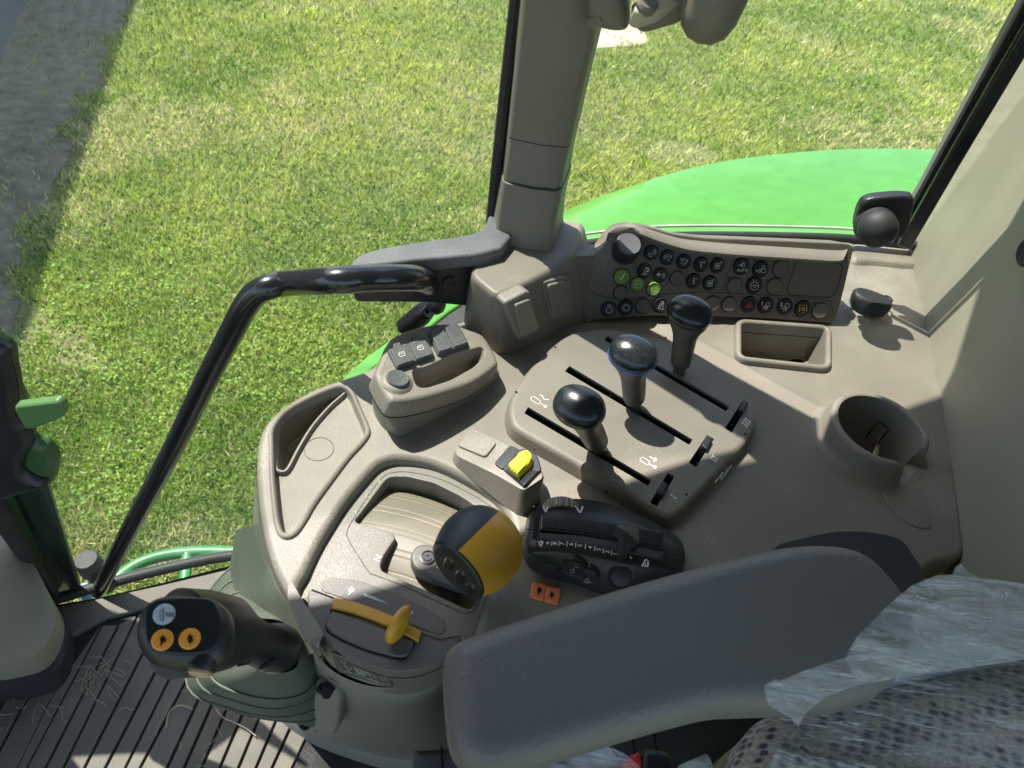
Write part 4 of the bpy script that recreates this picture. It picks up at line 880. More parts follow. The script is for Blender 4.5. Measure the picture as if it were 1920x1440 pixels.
# orient start matched because both traced in the same order
mb.skin([rings[0], [Vector((a.x*.5+b[0]*.5, a.y*.5+b[1]*.5, (a.z+ZC)/2)) for a, b in zip(rings[0], q)], [Vector((b[0], b[1], ZC-.002)) for b in q]], True); mb.build('box_base', BEIGE2, sb, ang=50)
mb = MB(); mb.prof(LB, bx_, [(.0008, -.0208), (.0008, -.0224)], 0, False); mb.build('lid_gap', VOID, sb)
def flap(px, nm, split, icons):
    q = rpoly(LB.uvs(px, .004), .0025, 3); m_ = MB(); m_.slab(LB, q, .0042, .006, .0012); ob = m_.build(nm, DARKG, sb)
    a, b, c, d = [Vector(p) for p in px]
    for i in range(2):
        s0, s1 = i/2+.05, i/2+.47
        if nm == 'socket_flap_pair': pass
        P = [a.lerp(b, s0).lerp(d.lerp(c, s0), .04), a.lerp(b, s1).lerp(d.lerp(c, s1), .04), a.lerp(b, s1).lerp(d.lerp(c, s1), .93), a.lerp(b, s0).lerp(d.lerp(c, s0), .93)]
        m2 = MB(); m2.slab(LB, rpoly(LB.uvs([tuple(p) for p in P], .006), .0012, 3), .0062 + (.0 if i else .0004), .003, .0007)
        tb = [a.lerp(b, (s0+s1)/2-.09)+Vector((-2, -7)), a.lerp(b, (s0+s1)/2+.09)+Vector((-2, -7)), a.lerp(b, (s0+s1)/2+.1)+Vector((1, 2)), a.lerp(b, (s0+s1)/2-.08)+Vector((1, 2))]
        if icons or i == 0: m2.slab(LB, LB.uvs([tuple(p) for p in tb], .006), .0055, .003, .0006)
        f_ = m2.build('socket_flap', DARKG, ob)
        if icons:
            cx_, cy_ = (a.lerp(b, (s0+s1)/2).lerp(d.lerp(c, (s0+s1)/2), .45)); m3 = MB()
            hx = (b-a).normalized(); 
            def rot(u, v): return (cx_+hx.x*u-hx.y*v, cy_+hx.y*u+hx.x*v)
            m3.rib(LB, .0071, [rot(*p) for p in [(-5, -2), (-3, -4), (5, -4), (5, 4), (-3, 4), (-5, 2)]], .0006, True); m3.rib(LB, .0071, [rot(-2, 0), rot(2, -1.5)], .0006); m3.build('port_mark', WHITE, f_, flat=True, merge=False)
        else:
            if i == 1:
                m3 = MB(); P = [a.lerp(b, .62).lerp(d.lerp(c, .62), .25), a.lerp(b, .9).lerp(d.lerp(c, .9), .25), a.lerp(b, .9).lerp(d.lerp(c, .9), .75), a.lerp(b, .62).lerp(d.lerp(c, .62), .75)]
                m3.rib(LB, .0066, [tuple(p) for p in P], .0006, True); m3.build('label_frame', mat('worn_mark', (.14, .14, .13), .7), f_, flat=True, merge=False)
            
    return ob
flap([(727, 655), (797, 630), (815, 665), (745, 689)], 'socket_housing', 2, True)
flap([(803, 621), (858, 605), (880, 644), (822, 664)], 'socket_housing', 2, False)
mb = MB(); p = LB.px(744, 716, 0); mb.lathe(p, LB.n, [(.0145, 0), (.0125, .0022), (.0102, .0034)], 32); mb.build('socket_collar', BEIGE, sb)
mb = MB(); mb.lathe(p, LB.n, [(.0098, .003), (.0098, .0052), (.0090, .0060), (.0080, .0056), (.0002, .0056)], 32); cpm = mb.build('round_socket_cap', DARKG, sb)
mb = MB(); T_ = LB
for P in ([(738, 708), (750, 706)], [(737, 711), (751, 709)], [(741, 713), (748, 712)]): mb.rib(LB, .0060, P, .0006)
mb.build('cap_mark', mat('worn_mark2', (.16, .16, .15), .7), cpm, flat=True, merge=False)
# ------------------------------------------------------------------ lever plate
LZ = ZC+.015; LPF = HZ(LZ)
lp = thing('lever_plate', (.12, .45, ZC), 'raised oval beige plate with three long lever slots and white roman numerals', 'lever plate')
plp = [(1085, 619), (1062, 628), (1040, 643), (1002, 679), (970, 719), (955, 755), (955, 782), (966, 803), (1000, 824), (1060, 858), (1125, 896), (1175, 925), (1212, 950), (1240, 966), (1258, 970), (1280, 957), (1337, 900), (1395, 836), (1417, 800), (1420, 778), (1405, 746), (1362, 697), (1305, 659), (1247, 635), (1190, 620), (1135, 613)]
pu = ccw(smooth(LPF.uvs(plp), 5))
slots = [[(990, 763), (1222, 900), (1215, 911), (983, 775)], [(1067.6, 686), (1299, 824.5), (1292, 834), (1059, 696)], [(1139, 629), (1368, 762), (1361, 771), (1134, 638)],
         [(1252, 886), (1265, 893), (1229.5, 953), (1216, 947)], [(1325.6, 815.7), (1339, 823), (1305, 876), (1291.5, 867)], [(1392, 752), (1404, 757), (1372, 811), (1359, 802.6)]]
su = [ccw(LPF.uvs(s)) for s in slots]
mb = MB(); mb.holes(LPF, 0, offs(pu, -.006), su)
mb.prof(LPF, pu, [(-.006+.006*sin(pi/2*i/5), -.006+.006*cos(pi/2*i/5)) for i in range(6)] + [(.0015, -.012), (.0022, -.0155)], 0, False)
for q in su: mb.prof(LPF, q, [(0, 0), (0, -.003)], 0, False)
plate = mb.build('plate_top', BEIGE, lp)
mb = MB()
for q in su: mb.prof(LPF, q, [(.0001, -.003), (.0001, -.0135)], 0, False, True)
mb.build('slot_lining', VOID, lp)
for x, y in [(968, 735), (1041, 651), (1002, 843), (1136, 922), (1287, 927), (1397, 814), (1248, 633)]:
    mb = MB(); mb.lathe(LPF.px(x, y, .0001) if y != 843 and y != 922 else HZ(LZ-.004).px(x, y, .0016), (0, 0, 1), [(.0001, 0), (.0012, 0), (.0012, .0002)], 14); mb.build('screw_hole', VOID, lp, merge=False)
for (x, y, k) in [(1263, 931, 1), (1339, 860, 2), (1399, 792, 3)]:
    m_ = MB(); a_ = radians(52); U_ = (-sin(a_), -cos(a_)); R_ = (cos(a_), -sin(a_)); pt = lambda r, u: (x+R_[0]*r+U_[0]*u, y+R_[1]*r+U_[1]*u)
    w_ = 2.6+(k-1)*2.4
    sh_ = [[pt(-w_, -6.4), pt(w_, -6.4), pt(w_, -4.8), pt(-w_, -4.8)], [pt(-w_, 4.8), pt(w_, 4.8), pt(w_, 6.4), pt(-w_, 6.4)]]
    for i in range(k):
        o_ = (i-(k-1)/2)*4.6; sh_.append([pt(o_-.9, -4.8), pt(o_+.9, -4.8), pt(o_+.9, 4.8), pt(o_-.9, 4.8)])
    for q in sh_: m_.poly(LPF, .0005, q)
    m_.build('numeral', WHITE, lp, flat=True)
def cyl_icon(cx, cy, kind):
    m_ = MB(); ca, sa = cos(radians(32)), sin(radians(32)); R_ = lambda u, v: (cx+u*ca-v*sa, cy+u*sa+v*ca)
    m_.rib(LPF, .0005, [R_(*p) for p in [(-14, -4), (2, -4), (2, 4), (-14, 4), (-17, 0)]], .0007, True)
    m_.rib(LPF, .0005, [R_(*p) for p in [(2, 0), (13, 0)]], .0007); m_.rib(LPF, .0005, [R_(15+2.5*cos(t), 2.5*sin(t)) for t in np.linspace(0, 6.2, 9)], .0007, True)
    if kind == 0: m_.rib(LPF, .0005, [R_(*p) for p in [(-6, -12), (-2, -14), (2, -12), (6, -10), (10, -12), (14, -14)]], .0008)
    if kind == 2: m_.rib(LPF, .0005, [R_(*p) for p in [(-4, -12), (12, -12)]], .0009); m_.rib(LPF, .0005, [R_(*p) for p in [(6, -16), (12, -12), (6, -8)]], .0009)
    m_.build('cylinder_mark', WHITE, lp, flat=True, merge=False)
cyl_icon(1010, 754, 0); cyl_icon(1062, 782, 1); cyl_icon(1215, 868, 2)
# rear badge-like control at the right edge of the plate
mb = MB(); F0 = LPF.up(-.008)
for P in ([(1340, 905), (1350, 893), (1356, 885)], [(1352, 900), (1362, 885), (1372, 872)], [(1346, 896), (1356, 894)], [(1360, 880), (1368, 880)]): mb.rib(F0.up(.0075), .003, P, .0012)
mb.build('edge_marks', GREYL, lp, flat=True, merge=False)
# depth stops in the short slots
def stop(px, q, lab):
    t = thing('stop_slider', LPF.px(*px), lab, 'slider', 'stop sliders on the lever plate')
    a, b, c, d = [Vector(p) for p in q]; f0, f1 = (q_ for q_ in stopf)
    P = [a.lerp(d, f0), b.lerp(c, f0), b.lerp(c, f1), a.lerp(d, f1)]
    cx_, cy_ = [sum(p[i] for p in P)/4 for i in (0, 1)]; P = [((p[0]-cx_)*.82+cx_, (p[1]-cy_)+cy_) for p in P]
    m_ = MB(); m_.slab(LPF, rpoly(LPF.uvs(P, .005), .0015, 3), .0055, .016, .0015); ob = m_.build('slider_grip', BLACK, t)
stopf = (.25, .62); stop((1243, 913), slots[3], 'black stop slider beside the roman numeral I')
stopf = (.0, .38); stop((1331, 822), slots[4], 'black stop slider beside the roman numeral II')
stopf = (-.05, .30); stop((1394, 760), slots[5], 'black stop slider beside the roman numeral III')
# three hydraulic levers
def lever(bx_, by_, kxp, kyp, kz, label, ring, i):
    B = LPF.px(bx_, by_, -.004); K = HZ(LZ+kz).px(kxp, kyp)      # slot point and centre of the cap rim
    t = thing('hydraulic_lever', LPF.px(bx_, by_), label, 'lever', 'hydraulic levers on the lever plate')
    ax = (K-B); L_ = ax.length; ax.normalize()
    A = Vector((.93, -.36, 0)); A = (A-ax*A.dot(ax)).normalized(); Bd = ax.cross(A)
    m_ = MB(); m_.loft([(B-ax*.012, A, Bd, .0062, .0038, 6), (B+ax*.030, A, Bd, .0062, .0038, 6)], 24); m_.build('shaft', MAT_SH, t)
    s0 = L_*.20
    T = (ax*.45 + Vector((-.05, -.50, .75))*.7).normalized()
    def fr_(q):
        f = min(max((q-.62)/.38, 0), 1); D = (ax*(1-f)+T*f).normalized(); A_ = (A-D*A.dot(D)).normalized(); return A_, D.cross(A_)
    m_ = MB(); sc = [(0, .0085, .0085), (.02, .0098, .0098), (.06, .0101, .0101), (.075, .0094, .0094), (.09, .0104, .0104), (.30, .0109, .0109), (.48, .0112, .0110), (.62, .0122, .0116), (.76, .0154, .0130), (.88, .0190, .0152), (.97, .0208, .0166), (1.0, .0212, .0169)]
    m_.loft([(B+ax*(s0+(L_-s0)*q), *fr_(q), a, b, 2.15) for q, a, b in sc], 44); m_.build('sleeve', SLV, t)
    A2, B2 = fr_(1)
    if ring:
        m_ = MB(); m_.loft([(K-T*.0016, A2, B2, .0215, .0172, 2.15), (K-T*.0008, A2, B2, .0222, .0179, 2.15), (K+T*.0012, A2, B2, .0222, .0179, 2.15), (K+T*.002, A2, B2, .0213, .0170, 2.15)], 48); m_.build('colour_ring', ring, t)
    m_ = MB(); cs = [(.0004, .0204, .0162), (.002, .0215, .0173), (.005, .0217, .0175), (.008, .0208, .0167), (.011, .0182, .0144), (.0135, .0136, .0106), (.015, .0075, .0058), (.0154, .0006, .0005)]
    m_.loft([(K+T*h, A2, B2, a, b, 2.25) for h, a, b in cs], 48); m_.build('knob_cap', KCAP, t, ang=70)
SLV = mat('sleeve_plastic', (.06, .055, .047), .4, .35, 1300, var=.05); MAT_SH = mat('shaft_grey', (.14, .13, .11), .3, metal=.5)
KCAP = mat('knob_gloss_black', (.012, .016, .018), .22, .12, 900, dust=.08, dcol=(.25, .25, .25))
lever(1128, 846, 1086, 765, .066, 'hydraulic lever nearest the joystick, black cap with a thin dark green ring', GRING, 1)
lever(1190, 768, 1186, 667, .070, 'middle hydraulic lever with a bright blue ring round its black cap', BLUEM, 1)
lever(1272, 704, 1292, 590, .072, 'hydraulic lever nearest the button panel, black cap with no coloured ring', None, 1)
mb = MB(); mb.poly(LPF, -.0015, [(1027, 789), (1030, 786), (1031, 793), (1028, 797)])

# ------------------------------------------------------------------ button panel
bp_ = thing('button_panel', (.23, .63, ZC), 'dark grey beige slanted button panel with rows of round keys below the side window', 'button panel')
PA = HZ(ZC+.002).px(1106, 602); PB = HZ(ZC+.002).px(1566, 608); d_ = (PB-PA).normalized(); out_ = Vector((d_.y, -d_.x, 0))
PF = Fr(PA, (out_*cos(radians(29)) + Vector((0, 0, 1))*sin(radians(29))), d_)
facepx = [(1106, 602), (1160, 596), (1230, 592), (1330, 593), (1450, 598), (1566, 607), (1584, 540), (1602, 462), (1590, 456), (1500, 452), (1400, 448), (1320, 445), (1262, 438), (1220, 426), (1190, 420), (1165, 424), (1145, 440), (1132, 462), (1113, 478)]
fu = ccw(smooth(PF.uvs(facepx), 3)) if False else ccw(rpoly(PF.uvs(facepx), .006, 3))
mb = MB(); mb.slab(PF, fu, 0, .03, .002, 3); mb.build('panel_face', PANELM, bp_)
# body joining the panel to the pillar foot
mb = MB()
tp = [PF.px(1113, 478), PF.px(1106, 602)]
XT = HZ(2.032); aT = XT.px(1070, 478); bT = PF.px(1114, 479)
mb.add([C.px(1098, 606), PA+Vector((.002, 0, 0)), bT, Vector((bT.x, bT.y+.02, bT.z)), aT+Vector((0, 0, -.002)), aT+Vector((0, .03, 0))], [(0, 1, 2, 4), (4, 2, 3, 5)])
mb.build('side_filler', PANELM, bp_, flat=True)
# hood: overhanging moulding along the top edge
hp = [(1160, 446, 1), (1178, 436, 3), (1200, 441, 6), (1240, 456, 9), (1290, 470, 10), (1340, 476, 10), (1400, 481, 10), (1480, 486, 10), (1560, 491, 10), (1580, 489, 10)]
ht = [(1140, 437), (1165, 422), (1192, 418), (1222, 424), (1262, 436), (1310, 443), (1380, 447), (1480, 451), (1570, 454), (1594, 456)]
rings = [[], [], [], [], [], []]
for (x, y, h), (x2, y2) in zip(hp, ht):
    h = h*.001; a = PF.px(x, y, h); n_ = PF.n; a0_ = PF.px(x, y+2, .0005)
    zt = a.z+.006; b = HZ(max(zt, 2.02)).px(x2, y2)
    mid = a.lerp(b, .25)+Vector((0, 0, .004)); r = [a0_, a-n_*.002+Vector((0, 0, -.002)), a+Vector((0, 0, .0015)), mid, b, b+Vector((0, .004, -.03))]
    for i, p in enumerate(r): rings[i].append(p)
rings = [[Vector(q) for q in smooth([tuple(p) for p in r], 5, False)] for r in rings]
mb = MB(); mb.skin(rings, False); e_ = [r[-1] for r in rings]; mb.add(e_ + [e_[0]+Vector((0, .03, -.02))], [tuple(range(len(e_)))]); mb.build('panel_hood', BEIGE2, bp_, ang=55)
mb = MB()
mb.rib(PF, .0004, smooth([(1109, 548), (1160, 561), (1250, 551), (1330, 548), (1450, 554), (1475, 555), (1500, 558), (1545, 562), (1558, 568), (1562, 590)], 3, False), .0006)
mb.rib(PF, .0004, rpoly([(1493, 489), (1575, 494), (1580, 500), (1570, 545), (1558, 558), (1480, 553), (1475, 545)], 8), .0008, True)
mb.rib(PF, .0004, [(1378, 552), (1353, 548), (1372, 490), (1385, 484), (1480, 487)], .0006)
mb.build('panel_seam', VOID, bp_, flat=True, merge=False)
BTN_D = mat('dark_key', (.014, .014, .018), .32, .1, dust=.06, dcol=(.2, .2, .2)); BTN_B = mat('blank_key', (.125, .11, .093), .45, .3)
def ribs(m_, cx, cy, r, lines, wd=.0007, closed=False):
    for L_ in lines: m_.rib(PF, .0030, [(cx+a*r+.03*b*r, cy-b*r) for a, b in L_], wd)
def circ_l(cx, cy, r, n=12, a0=0, a1=2*pi): return [(cx+r*cos(a0+(a1-a0)*i/n), cy+r*sin(a0+(a1-a0)*i/n)) for i in range(n+1)]
ICON = {
 'voice': [[(-.5, -.1), (-.35, -.5), (0, -.6), (.1, -.4), (-.1, -.35), (-.25, -.1), (-.4, 0), (-.5, -.1)], [(.1, -.1), (.2, .1)], [(.3, -.2), (.4, .1), (.3, .4)], [(.5, -.3), (.62, .1), (.45, .55)]],
 'phone': [[(-.6, -.1), (-.5, .3), (0, .5), (.5, .3), (.6, 0), (.35, 0), (.3, .15), (-.2, .2), (-.35, -.2), (-.6, -.1)], [(.1, -.1), (.1, -.55)], [(0, -.4), (.1, -.55), (.2, -.4)]],
 'vent': [[(-.6, .4), (-.1, .5), (.3, .3), (-.4, .2), (-.6, .4)], [(.5, .4), (.4, 0), (.1, -.4), (-.2, -.5)], [(-.4, .0), (-.4, -.3)], [(-.2, .05), (-.2, -.25)], [(.45, .35), (.3, -.2), (.0, -.3)]],
 'temp+': [[(-.1, .45), (-.1, -.5)], [(.05, .45), (.05, -.5)], [(-.1, .45), (.05, .45)], [(.2, .35), (.65, .35)], [(.42, .15), (.42, .6)]],
 'temp-': [[(-.1, .45), (-.1, -.5)], [(.05, .45), (.05, -.5)], [(-.1, .45), (.05, .45)], [(.2, .35), (.65, .35)]],
 'fan+': [circ_l(-.2, .15, .22, 8), circ_l(.15, .15, .2, 8), circ_l(-.25, -.25, .2, 8), circ_l(.1, -.25, .22, 8), [(.3, .5), (.7, .5)], [(.5, .3), (.5, .7)]],
 'fan-': [circ_l(-.2, .15, .22, 8), circ_l(.15, .15, .2, 8), circ_l(-.25, -.25, .2, 8), circ_l(.1, -.25, .22, 8), [(.2, .5), (.7, .45)]],
 'beacon': [[(-.1, -.1), (.1, .4), (.5, .45), (.5, 0), (.1, -.2), (-.1, -.1)], [(-.1, -.3), (-.5, -.6)], [(.05, -.35), (-.2, -.7)], [(.25, -.3), (.1, -.7)]],
 'defrost': [circ_l(-.3, .1, .2, 8), [(-.3, .45), (-.3, -.25)], [(-.62, .1), (.02, .1)], [(.2, .3), (.15, .0), (.25, -.3)], [(.4, .3), (.35, 0), (.45, -.3)], [(.6, .3), (.55, 0), (.65, -.3)], [(.1, -.45), (.65, -.45)]],
 'check': [[(-.45, .0), (-.15, -.45), (.4, .5)]], 'back': [circ_l(0, 0, .55, 16), [(.3, 0), (-.3, 0)], [(-.05, .25), (-.3, 0), (-.05, -.25)]],
 'grid': [[(x, y), (x+.14, y)] for x in (.0, .25, .5) for y in (.3, .05, -.2, -.45)] + [[(-.35, -.3), (-.35, .1)], [(-.45, 0), (-.35, .12), (-.25, 0)]],
 'engine': [circ_l(0, -.1, .42, 14), [(-.2, .35), (-.2, .6), (.2, .6), (.2, .35)]],
 'gear': [circ_l(0, 0, .36, 14)] + [[(.42*cos(t), .42*sin(t)), (.6*cos(t), .6*sin(t))] for t in np.linspace(0, 2*pi, 12, endpoint=False)],
 'rockshaft': [[(-.4, -.5), (.0, .3), (.15, .1), (-.15, -.5), (-.4, -.5)], [(.0, -.6), (.5, -.6)], [(.3, -.5), (.3, .4)], [(.15, .2), (.3, .4), (.45, .2)], [(.0, .5), (.4, .5)]],
 'tractor': [circ_l(-.2, -.25, .17, 8), circ_l(.35, -.2, .3, 10), [(-.2, -.05), (.1, 0), (.15, .45), (.5, .45), (.55, .1)], [(-.7, -.2), (-.45, -.2)], [(-.6, -.05), (-.6, -.35)]],
 'steer': [circ_l(0, -.1, .55, 16), circ_l(0, -.1, .2, 8), [(-.5, 0), (-.2, -.05)], [(.5, 0), (.2, -.05)], [(-.25, .75), (-.2, .5)], [(.25, .75), (.2, .5)]],
 'hazard': [[(-.5, -.4), (0, .5), (.5, -.4), (-.5, -.4)], [(-.22, -.22), (0, .15), (.22, -.22), (-.22, -.22)]],
 'lamp': [circ_l(.2, .15, .3, 10), [(-.1, -.05), (-.5, -.3)], [(0, -.2), (-.3, -.55)], [(.15, -.25), (-.0, -.6)]],
 'pto': [[(-.5, -.4), (-.5, .5), (.5, .5), (.5, -.4)], circ_l(0, .0, .2, 10), [(0, -.45), (0, -.6)]],
}
dot_m = MB()
def button(x, y, r, icon=None, m=BTN_D, im=WHITE, txt=None, lens=None):
    uvc = PF.uv(x, y, .002); rr = r/FPX*(PF.px(x, y)-CAM).length*1.02
    m_ = MB(); m_.prof(PF, circ(uvc, rr, 32), [(-.0022, .0022), (-.0012, .0026), (-.0005, .0024), (0, .0016), (0, -.001)], 0, True); b = m_.build('round_button', m, bp_)
    m_ = MB(); m_.prof(PF, circ(uvc, rr, 32), [(.0001, .0005), (.0008, .0004), (.0009, 0)], 0, False); m_.build('button_gap', VOID, b)
    if icon: 
        m_ = MB(); ribs(m_, x, y-(4.5 if txt == 'AUTO' else 0), r*(.62 if txt == 'AUTO' else 1), ICON[icon], .0011 if icon == 'check' else .00042)
        if txt: 
            if txt == 'AUTO': m_.text(PF, .0030, 'AUTO', x+1, y+7, 7.5, 0)
            else: m_.text(PF, .0030, txt, x-8, y-4, 10, 5)
        m_.build('icon', im, b, flat=True, merge=False)
    elif txt: pass
    return b
for a in [(1222, 474, 12.5, 'voice'), (1252, 483, 12.5, 'phone'), (1283, 491, 12.5, 'vent'), (1315, 496, 12.5, 'temp+'), (1346, 498, 12.5, 'fan+'), (1209, 508, 12.5, 'beacon'), (1239, 516, 12.5, 'defrost'), (1301, 527, 12.5, 'temp-'), (1332, 531, 12.5, 'fan-'), (1142, 580, 13.5, 'engine'), (1174, 577, 13.5, 'gear'), (1239, 572, 13.5, 'rockshaft'), (1415, 535, 14, 'steer'), (1427, 505, 14, 'tractor')]:
    button(*a)
button(1391, 500, 14, 'tractor', txt='AUTO')
for x, y, r in [(1270, 522, 12.5), (1164, 549, 12.5), (1206, 574, 13.5), (1337, 570, 13.5), (1368, 571, 13), (1378, 536, 13.5), (1453, 537, 13.5), (1465, 504, 14), (1538, 583, 13.5)]: button(x, y, r, None, BTN_B)
button(1166, 519, 14, 'check', GRNB); button(1196, 533, 12.5, 'back', GRNB); button(1226, 542, 12.5, 'grid', GRNB)
button(1405, 571, 13.5, 'hazard', BTN_D, REDM); button(1437, 573, 13.5, 'lamp', txt='1'); button(1473, 575, 13.5, 'lamp', txt='2'); button(1506, 579, 13.5, 'pto', BTN_D, YELM)
mb = MB()
for x, y in [(1380, 488), (1415, 489), (1451, 491), (1366, 521), (1402, 523), (1438, 525), (1391, 556), (1426, 558), (1460, 560), (1492, 563), (1526, 568)]: mb.lathe(PF.px(x, y, .0001), PF.n, [(.0001, 0), (.0011, 0), (.0011, .0002)], 12)
mb.build('indicator_lamp', VOID, bp_, merge=False)
# ribbed dial
dk = thing('rotary_dial', PF.px(1172, 466), 'large black rotary dial with ribbed rim and grey face on the button panel', 'dial')
o_ = PF.px(1171, 470, -.001); DX = (PF.n*.75+Vector((0, .1, .75))).normalized()
mb = MB(); mb.lathe(o_, DX, [(.0152, -.004), (.0148, .012), (.0140, .0148), (.0125, .016)], 96, rib=.0008, ribn=24, ribr=(-.005, .0125), cap1=False); mb.build('ribbed_rim', BLACK, dk, ang=30)
mb = MB(); mb.lathe(o_, DX, [(.0126, .0156), (.0122, .0166), (.0110, .0164), (.0001, .0162)], 64); mb.build('dial_face', mat('dial_grey', (.13, .13, .135), .35, .3, 900, metal=.2), dk)
# ignition switch
kp = C.px(1617, 578)
ks = thing('ignition_switch', kp, 'black turning switch with a key and a teal ring on a beige domed base', 'ignition switch')
mb = MB(); mb.lathe(kp, (0, 0, 1), [(.033, -.001), (.030, .0015), (.025, .0035), (.021, .0045), (.019, .0045)], 48, cap1=True); mb.build('domed_base', BEIGE, ks)
mb = MB(); mb.lathe(kp, (0, 0, 1), [(.0185, .0040), (.0188, .0085), (.0175, .0095), (.012, .0095)], 40); mb.build('teal_collar', TEAL, ks)
kx2 = kp+Vector((.002, -.004, 0))
mb = MB(); mb.loft([(kx2+Vector((0, 0, h)), (cos(-.35), sin(-.35), 0), (-sin(-.35), cos(-.35), 0), a, b, 2.6) for h, a, b in [(.006, .015, .015), (.008, .0215, .0185), (.013, .0235, .0175), (.019, .0235, .0145), (.022, .0215, .012), (.023, .019, .009)]], 40); mb.build('switch_grip', mat('switch_black', (.01, .01, .01), .5, .7, 900, dust=.1, dcol=(.1, .1, .1)), ks)
mb = MB(); pts = [kp+Vector((.016, .004, .014)), kp+Vector((.020, .006, .015)), kp+Vector((.024, .007, .016))]
lo = [Vector((kp.x+.024+.005*cos(t), kp.y+.004+.006*sin(t), kp.z+.017)) for t in np.linspace(0, 2*pi, 16)]
mb.tube(lo, .0012, 8, False); mb.tube(pts, .0022, 10); mb.build('key_loop', BLACK, ks)

# ------------------------------------------------------------------ PTO switch bump
pw = thing('pto_switch', (.02, .38, ZC), 'bright yellow ribbed slide switch on a wedge shaped beige housing', 'switch')
WF = fr3(C.px(858, 838, .010), C.px(985, 915, .030), C.px(878, 803, .010)); 
tw = [(850, 843), (876, 803), (890, 801), (962, 835), (975, 843), (1017, 880), (1020, 895), (985, 918), (975, 917), (925, 888), (856, 855)]
top_uv = ccw(rpoly(WF.uvs(tw), .006, 4)); n_ = len(top_uv)
top3 = [WF.p3(u, v) for u, v in top_uv]; top_in = [WF.p3(u, v, .0) for u, v in offs(top_uv, -.003)]; top_r = [WF.p3(u, v, -.0008) for u, v in offs(top_uv, -.0008)]
top3 = [WF.p3(u, v, -.003) for u, v in top_uv]
cen = sum(top3, Vector())/n_
base = [Vector((p.x+(p.x-cen.x)*.05, p.y+(p.y-cen.y)*.10-.003, ZC-.002)) for p in top3]
mb = MB(); mb.skin([top_in, top_r, top3, base], True, True); mb.build('switch_housing', BEIGE, pw)
mb = MB(); mb.slab(WF, rpoly(WF.uvs([(857, 835), (876, 805), (932, 829), (910, 857)], .002), .004), .0025, .003, .0012); mb.build('blank_cover', BEIGE, pw)
mb = MB(); mb.slab(WF, rpoly(WF.uvs([(926, 868), (956, 834), (976, 843), (942, 880)], .002), .003), .002, .003, .0008)
mb.slab(WF, rpoly(WF.uvs([(942, 880), (976, 843), (992, 842), (1008, 856), (1016, 882), (983, 915)], .001), .003), .0022, .003, .001); bz = mb.build('black_bezel', BLACK, pw)
mb = MB(); mb.slab(WF, rpoly(WF.uvs([(948, 884), (958, 874), (1008, 884), (1012, 884), (984, 912)], .002), .002), .0032, .002, .001)
mb.build('bezel_window', GLOSS, pw)
mb = MB(); mb.slab(WF, rpoly(WF.uvs([(952, 874), (970, 858), (972, 852), (988, 845), (998, 854), (996, 868), (972, 890), (964, 884)], .008), .003), .011, .010, .002)
for f in (.35, .6, .85):
    a = Vector((953+18*f, 876+14*f)); b = Vector((985+12*f, 847+14*f)); mb.tube([WF.px(a.x, a.y, .0108), WF.px(b.x, b.y, .0108)], .0007, 8)
mb.build('slide_knob', YELB, pw)

# ------------------------------------------------------------------ black hitch control
hm = thing('hitch_control', (.1, .3, ZC), 'black domed hitch control with a numbered depth scale and a slider lever', 'hitch control')
HT = ZC+.030; HH = HZ(HT)
topp = [(992, 985), (1000, 965), (1030, 950), (1065, 945), (1110, 948), (1160, 960), (1215, 985), (1262, 1010), (1276, 1030), (1276, 1055), (1262, 1070), (1210, 1068), (1150, 1058), (1090, 1046), (1040, 1040), (1000, 1035), (985, 1015)]
basep = [(984, 1000), (988, 970), (1010, 946), (1060, 934), (1110, 936), (1165, 952), (1225, 978), (1272, 1008), (1284, 1035), (1284, 1062), (1270, 1100), (1210, 1120), (1140, 1118), (1080, 1098), (1020, 1080), (990, 1060), (980, 1030)]
a = ccw(smooth(HH.uvs(topp), 4)); b = ccw(smooth(HZ(ZC).uvs(basep), 4))
# raised dome by blending
mb = MB(); ac = Vector((sum(p[0] for p in a)/len(a), sum(p[1] for p in a)/len(a)))
A3 = lambda f, h: [Vector((ac.x+(p[0]-ac.x)*f, ac.y+(p[1]-ac.y)*f, HT+h)) for p in a]
mid = [Vector(((p[0]*.55+q[0]*.45), (p[1]*.55+q[1]*.45), HT-.010)) for p, q in zip(a, b)]
mb.skin([A3(.2, .0045), A3(.45, .004), A3(.7, .0028), A3(.86, .001), A3(.95, -.0015), A3(1.0, -.005), mid, [Vector((q[0], q[1], ZC-.002)) for q in b]], True, True); hsg = mb.build('black_housing', BLACK, hm, ang=60)
from mathutils.bvhtree import BVHTree
bv = BVHTree.FromPolygons([v.co[:] for v in hsg.data.vertices], [tuple(p.vertices) for p in hsg.data.polygons])
def onh(x, y):
    l, n, i, d = bv.ray_cast(CAM, ray(x, y)); return l, (n if n.dot(CAM-l) > 0 else -n)
# sunken curved track
def arc(y0, dy, xs, h): return [HH.px(x, y0+dy*((x-990)/300)**1.6*1.0, h) for x in xs]
xs = [1012+i*8 for i in range(30)]
def trk(lo, hi, h, nm, m, r=.001):
    u = [HH.uv(x, lo(x), h) for x in xs] + [HH.uv(x, hi(x), h) for x in reversed(xs)]
    m_ = MB(); m_.slab(HH, u, h, .004, r); return m_.build(nm, m, hm)
cv = lambda x: ((x-1010)/240.0)
trk(lambda x: 967+30*cv(x)**1.7, lambda x: 993+38*cv(x)**1.5, .0065, 'track_band', GLOSS, .002)
trk(lambda x: 998+37*cv(x)**1.5, lambda x: 1011+40*cv(x)**1.4, .0055, 'scale_band', mat('scale_black', (.03, .033, .034), .4, .3), .001)
mb = MB(); mb.rib(HH, .0072, [(984, 992), (1004, 993)], .0007); mb.rib(HH, .0066, [(1196, 1022), (1240, 1032), (1281, 1042)], .0008)
